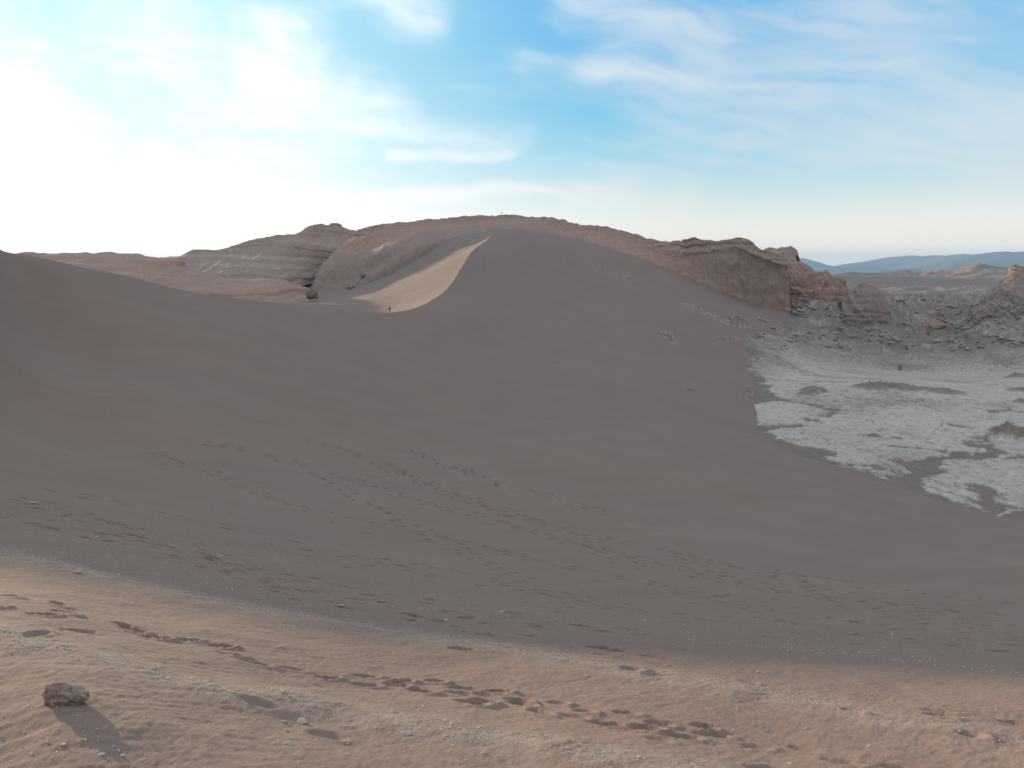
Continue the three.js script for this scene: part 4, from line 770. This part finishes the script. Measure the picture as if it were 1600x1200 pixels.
function person(pose, at, turn, top, legs, hairC, label) {
  const t = new THREE.Group(); add(t, 'person'); t.position.set(...at); t.rotation.y = turn;
  const { hip, knee, foot, sh, el, ha } = pose, neck = [0, 1.47, -0.01], head = [0, 1.62, 0.02];
  const bones = [[[0, 0.98, 0], [0, 1.2, 0], 0.135, 0.125], [[0, 1.2, 0], [0, 1.38, -0.01], 0.13, 0.13], [sh[0], sh[1], 0.07, 0.07], [[0, 1.4, -0.01], neck, 0.06, 0.055], [neck, head, 0.055, 0.075], [[0, 1.585, 0.035], [0, 1.68, 0.0], 0.07, 0.092], [[0, 1.615, 0.1], [0, 1.635, 0.1], 0.016, 0.012], [[-0.09, 1.63, 0.01], [-0.092, 1.65, 0], 0.018, 0.018], [[0.09, 1.63, 0.01], [0.092, 1.65, 0], 0.018, 0.018]];
  const torso = bones.slice(0, 3), arms = [], legB = [], feet = [[], []];
  for (const s of [0, 1]) {
    arms.push([sh[s], el[s], 0.055, 0.043], [el[s], ha[s].w, 0.042, 0.03]);
    legB.push([hip[s], knee[s], 0.088, 0.058], [knee[s], [foot[s][0], foot[s][1] + 0.09, foot[s][2]], 0.058, 0.04]);
    const f = foot[s], yaw = 0.1 * (s ? 1 : -1); feet[s].push([[f[0], f[1] + 0.05, f[2] - 0.03], [f[0] + yaw, f[1] + 0.04, f[2] + 0.16], 0.045, 0.036]);
    const w = ha[s].w, d = ha[s].d, side = s ? -1 : 1;                // palm, four fingers and a thumb
    const palm = [w[0] + d[0] * 0.07, w[1] + d[1] * 0.07, w[2] + d[2] * 0.07]; bones.push([w, palm, 0.026, 0.034]);
    for (let k = 0; k < 4; k++) { const o = (k - 1.5) * 0.019, L = [0.06, 0.075, 0.07, 0.055][k], m = [palm[0] + o, palm[1] + d[1] * L * 0.6, palm[2] + d[2] * L * 0.6 + 0.005]; bones.push([[palm[0] + o, palm[1], palm[2]], m, 0.010, 0.009], [m, [m[0] + d[0] * L * 0.4, m[1] + d[1] * L * 0.4, m[2] + 0.015], 0.009, 0.008]); }
    bones.push([[w[0] + side * 0.02, w[1] + d[1] * 0.02, w[2]], [w[0] + side * 0.05, w[1] + d[1] * 0.07, w[2] + 0.02], 0.012, 0.010]);
  }
  const part = (n, g, m) => add(new THREE.Mesh(g, m), n, t);
  part('body', flesh([...bones, ...arms, ...legB, ...feet.flat()], 0), skinMat);
  part('jacket', flesh([...torso, [[0, 0.95, 0], [0, 1.02, 0], 0.14, 0.14], ...arms], 0.016), top);
  part('trousers', flesh([[[-0.07, 0.95, 0], [0.07, 0.95, 0], 0.115, 0.115], ...legB], 0.018), legs);
  for (const s of [0, 1]) part('shoe', flesh(feet[s], 0.012, 0.03, 60), cloth(0.035, 0.03, 0.028));
  part('hair', flesh([[[0, 1.70, -0.015], [0, 1.66, -0.045], 0.092, 0.085], [[0, 1.62, -0.06], [0, 1.54, -0.05], 0.07, 0.055]], 0.008, 0.03, 60), hairC);
  return tag(t, label, 'person');
}
{
  const i = 15, c = crestW[i], p = P(609, 486.8, 229); let y = -1e9; for (let k = -2; k <= 2; k++) y = Math.max(y, duneH(p[0] + k * 0.15, p[2]));
  person({ hip: [[-0.09, 0.94, 0], [0.09, 0.94, 0]], knee: [[-0.09, 0.51, 0.06], [0.08, 0.5, 0.02]], foot: [[-0.08, 0, 0.06], [0.06, 0, -0.1]], sh: [[-0.18, 1.4, 0], [0.18, 1.4, 0]], el: [[-0.34, 1.17, 0.03], [0.34, 1.2, 0.03]], ha: [{ w: [-0.2, 1.12, 0.2], d: [0.6, 0.1, 0.8] }, { w: [0.16, 1.3, 0.22], d: [-0.6, 0.3, 0.7] }] },
    [p[0], y - 0.01, p[2]], 0.25, cloth(0.028, 0.022, 0.018), cloth(0.21, 0.18, 0.155), cloth(0.02, 0.014, 0.01), 'distant person in dark top and grey trousers walking on the sharp dune crest');
  const q = P(784, 335.2, 541);
  person({ hip: [[-0.09, 0.94, 0], [0.09, 0.94, 0]], knee: [[-0.09, 0.5, 0.01], [0.09, 0.5, 0.01]], foot: [[-0.09, 0, 0], [0.09, 0, 0]], sh: [[-0.18, 1.4, 0], [0.18, 1.4, 0]], el: [[-0.23, 1.12, -0.02], [0.23, 1.12, -0.02]], ha: [{ w: [-0.24, 0.87, 0.05], d: [0, -1, 0.15] }, { w: [0.24, 0.87, 0.05], d: [0, -1, 0.15] }] },
    [q[0], q[1], q[2]], 0, cloth(0.03, 0.03, 0.035), cloth(0.04, 0.04, 0.05), cloth(0.02, 0.015, 0.01), 'tiny dark figure standing on the hill summit against the sky');
}
renderer.render(scene, camera);
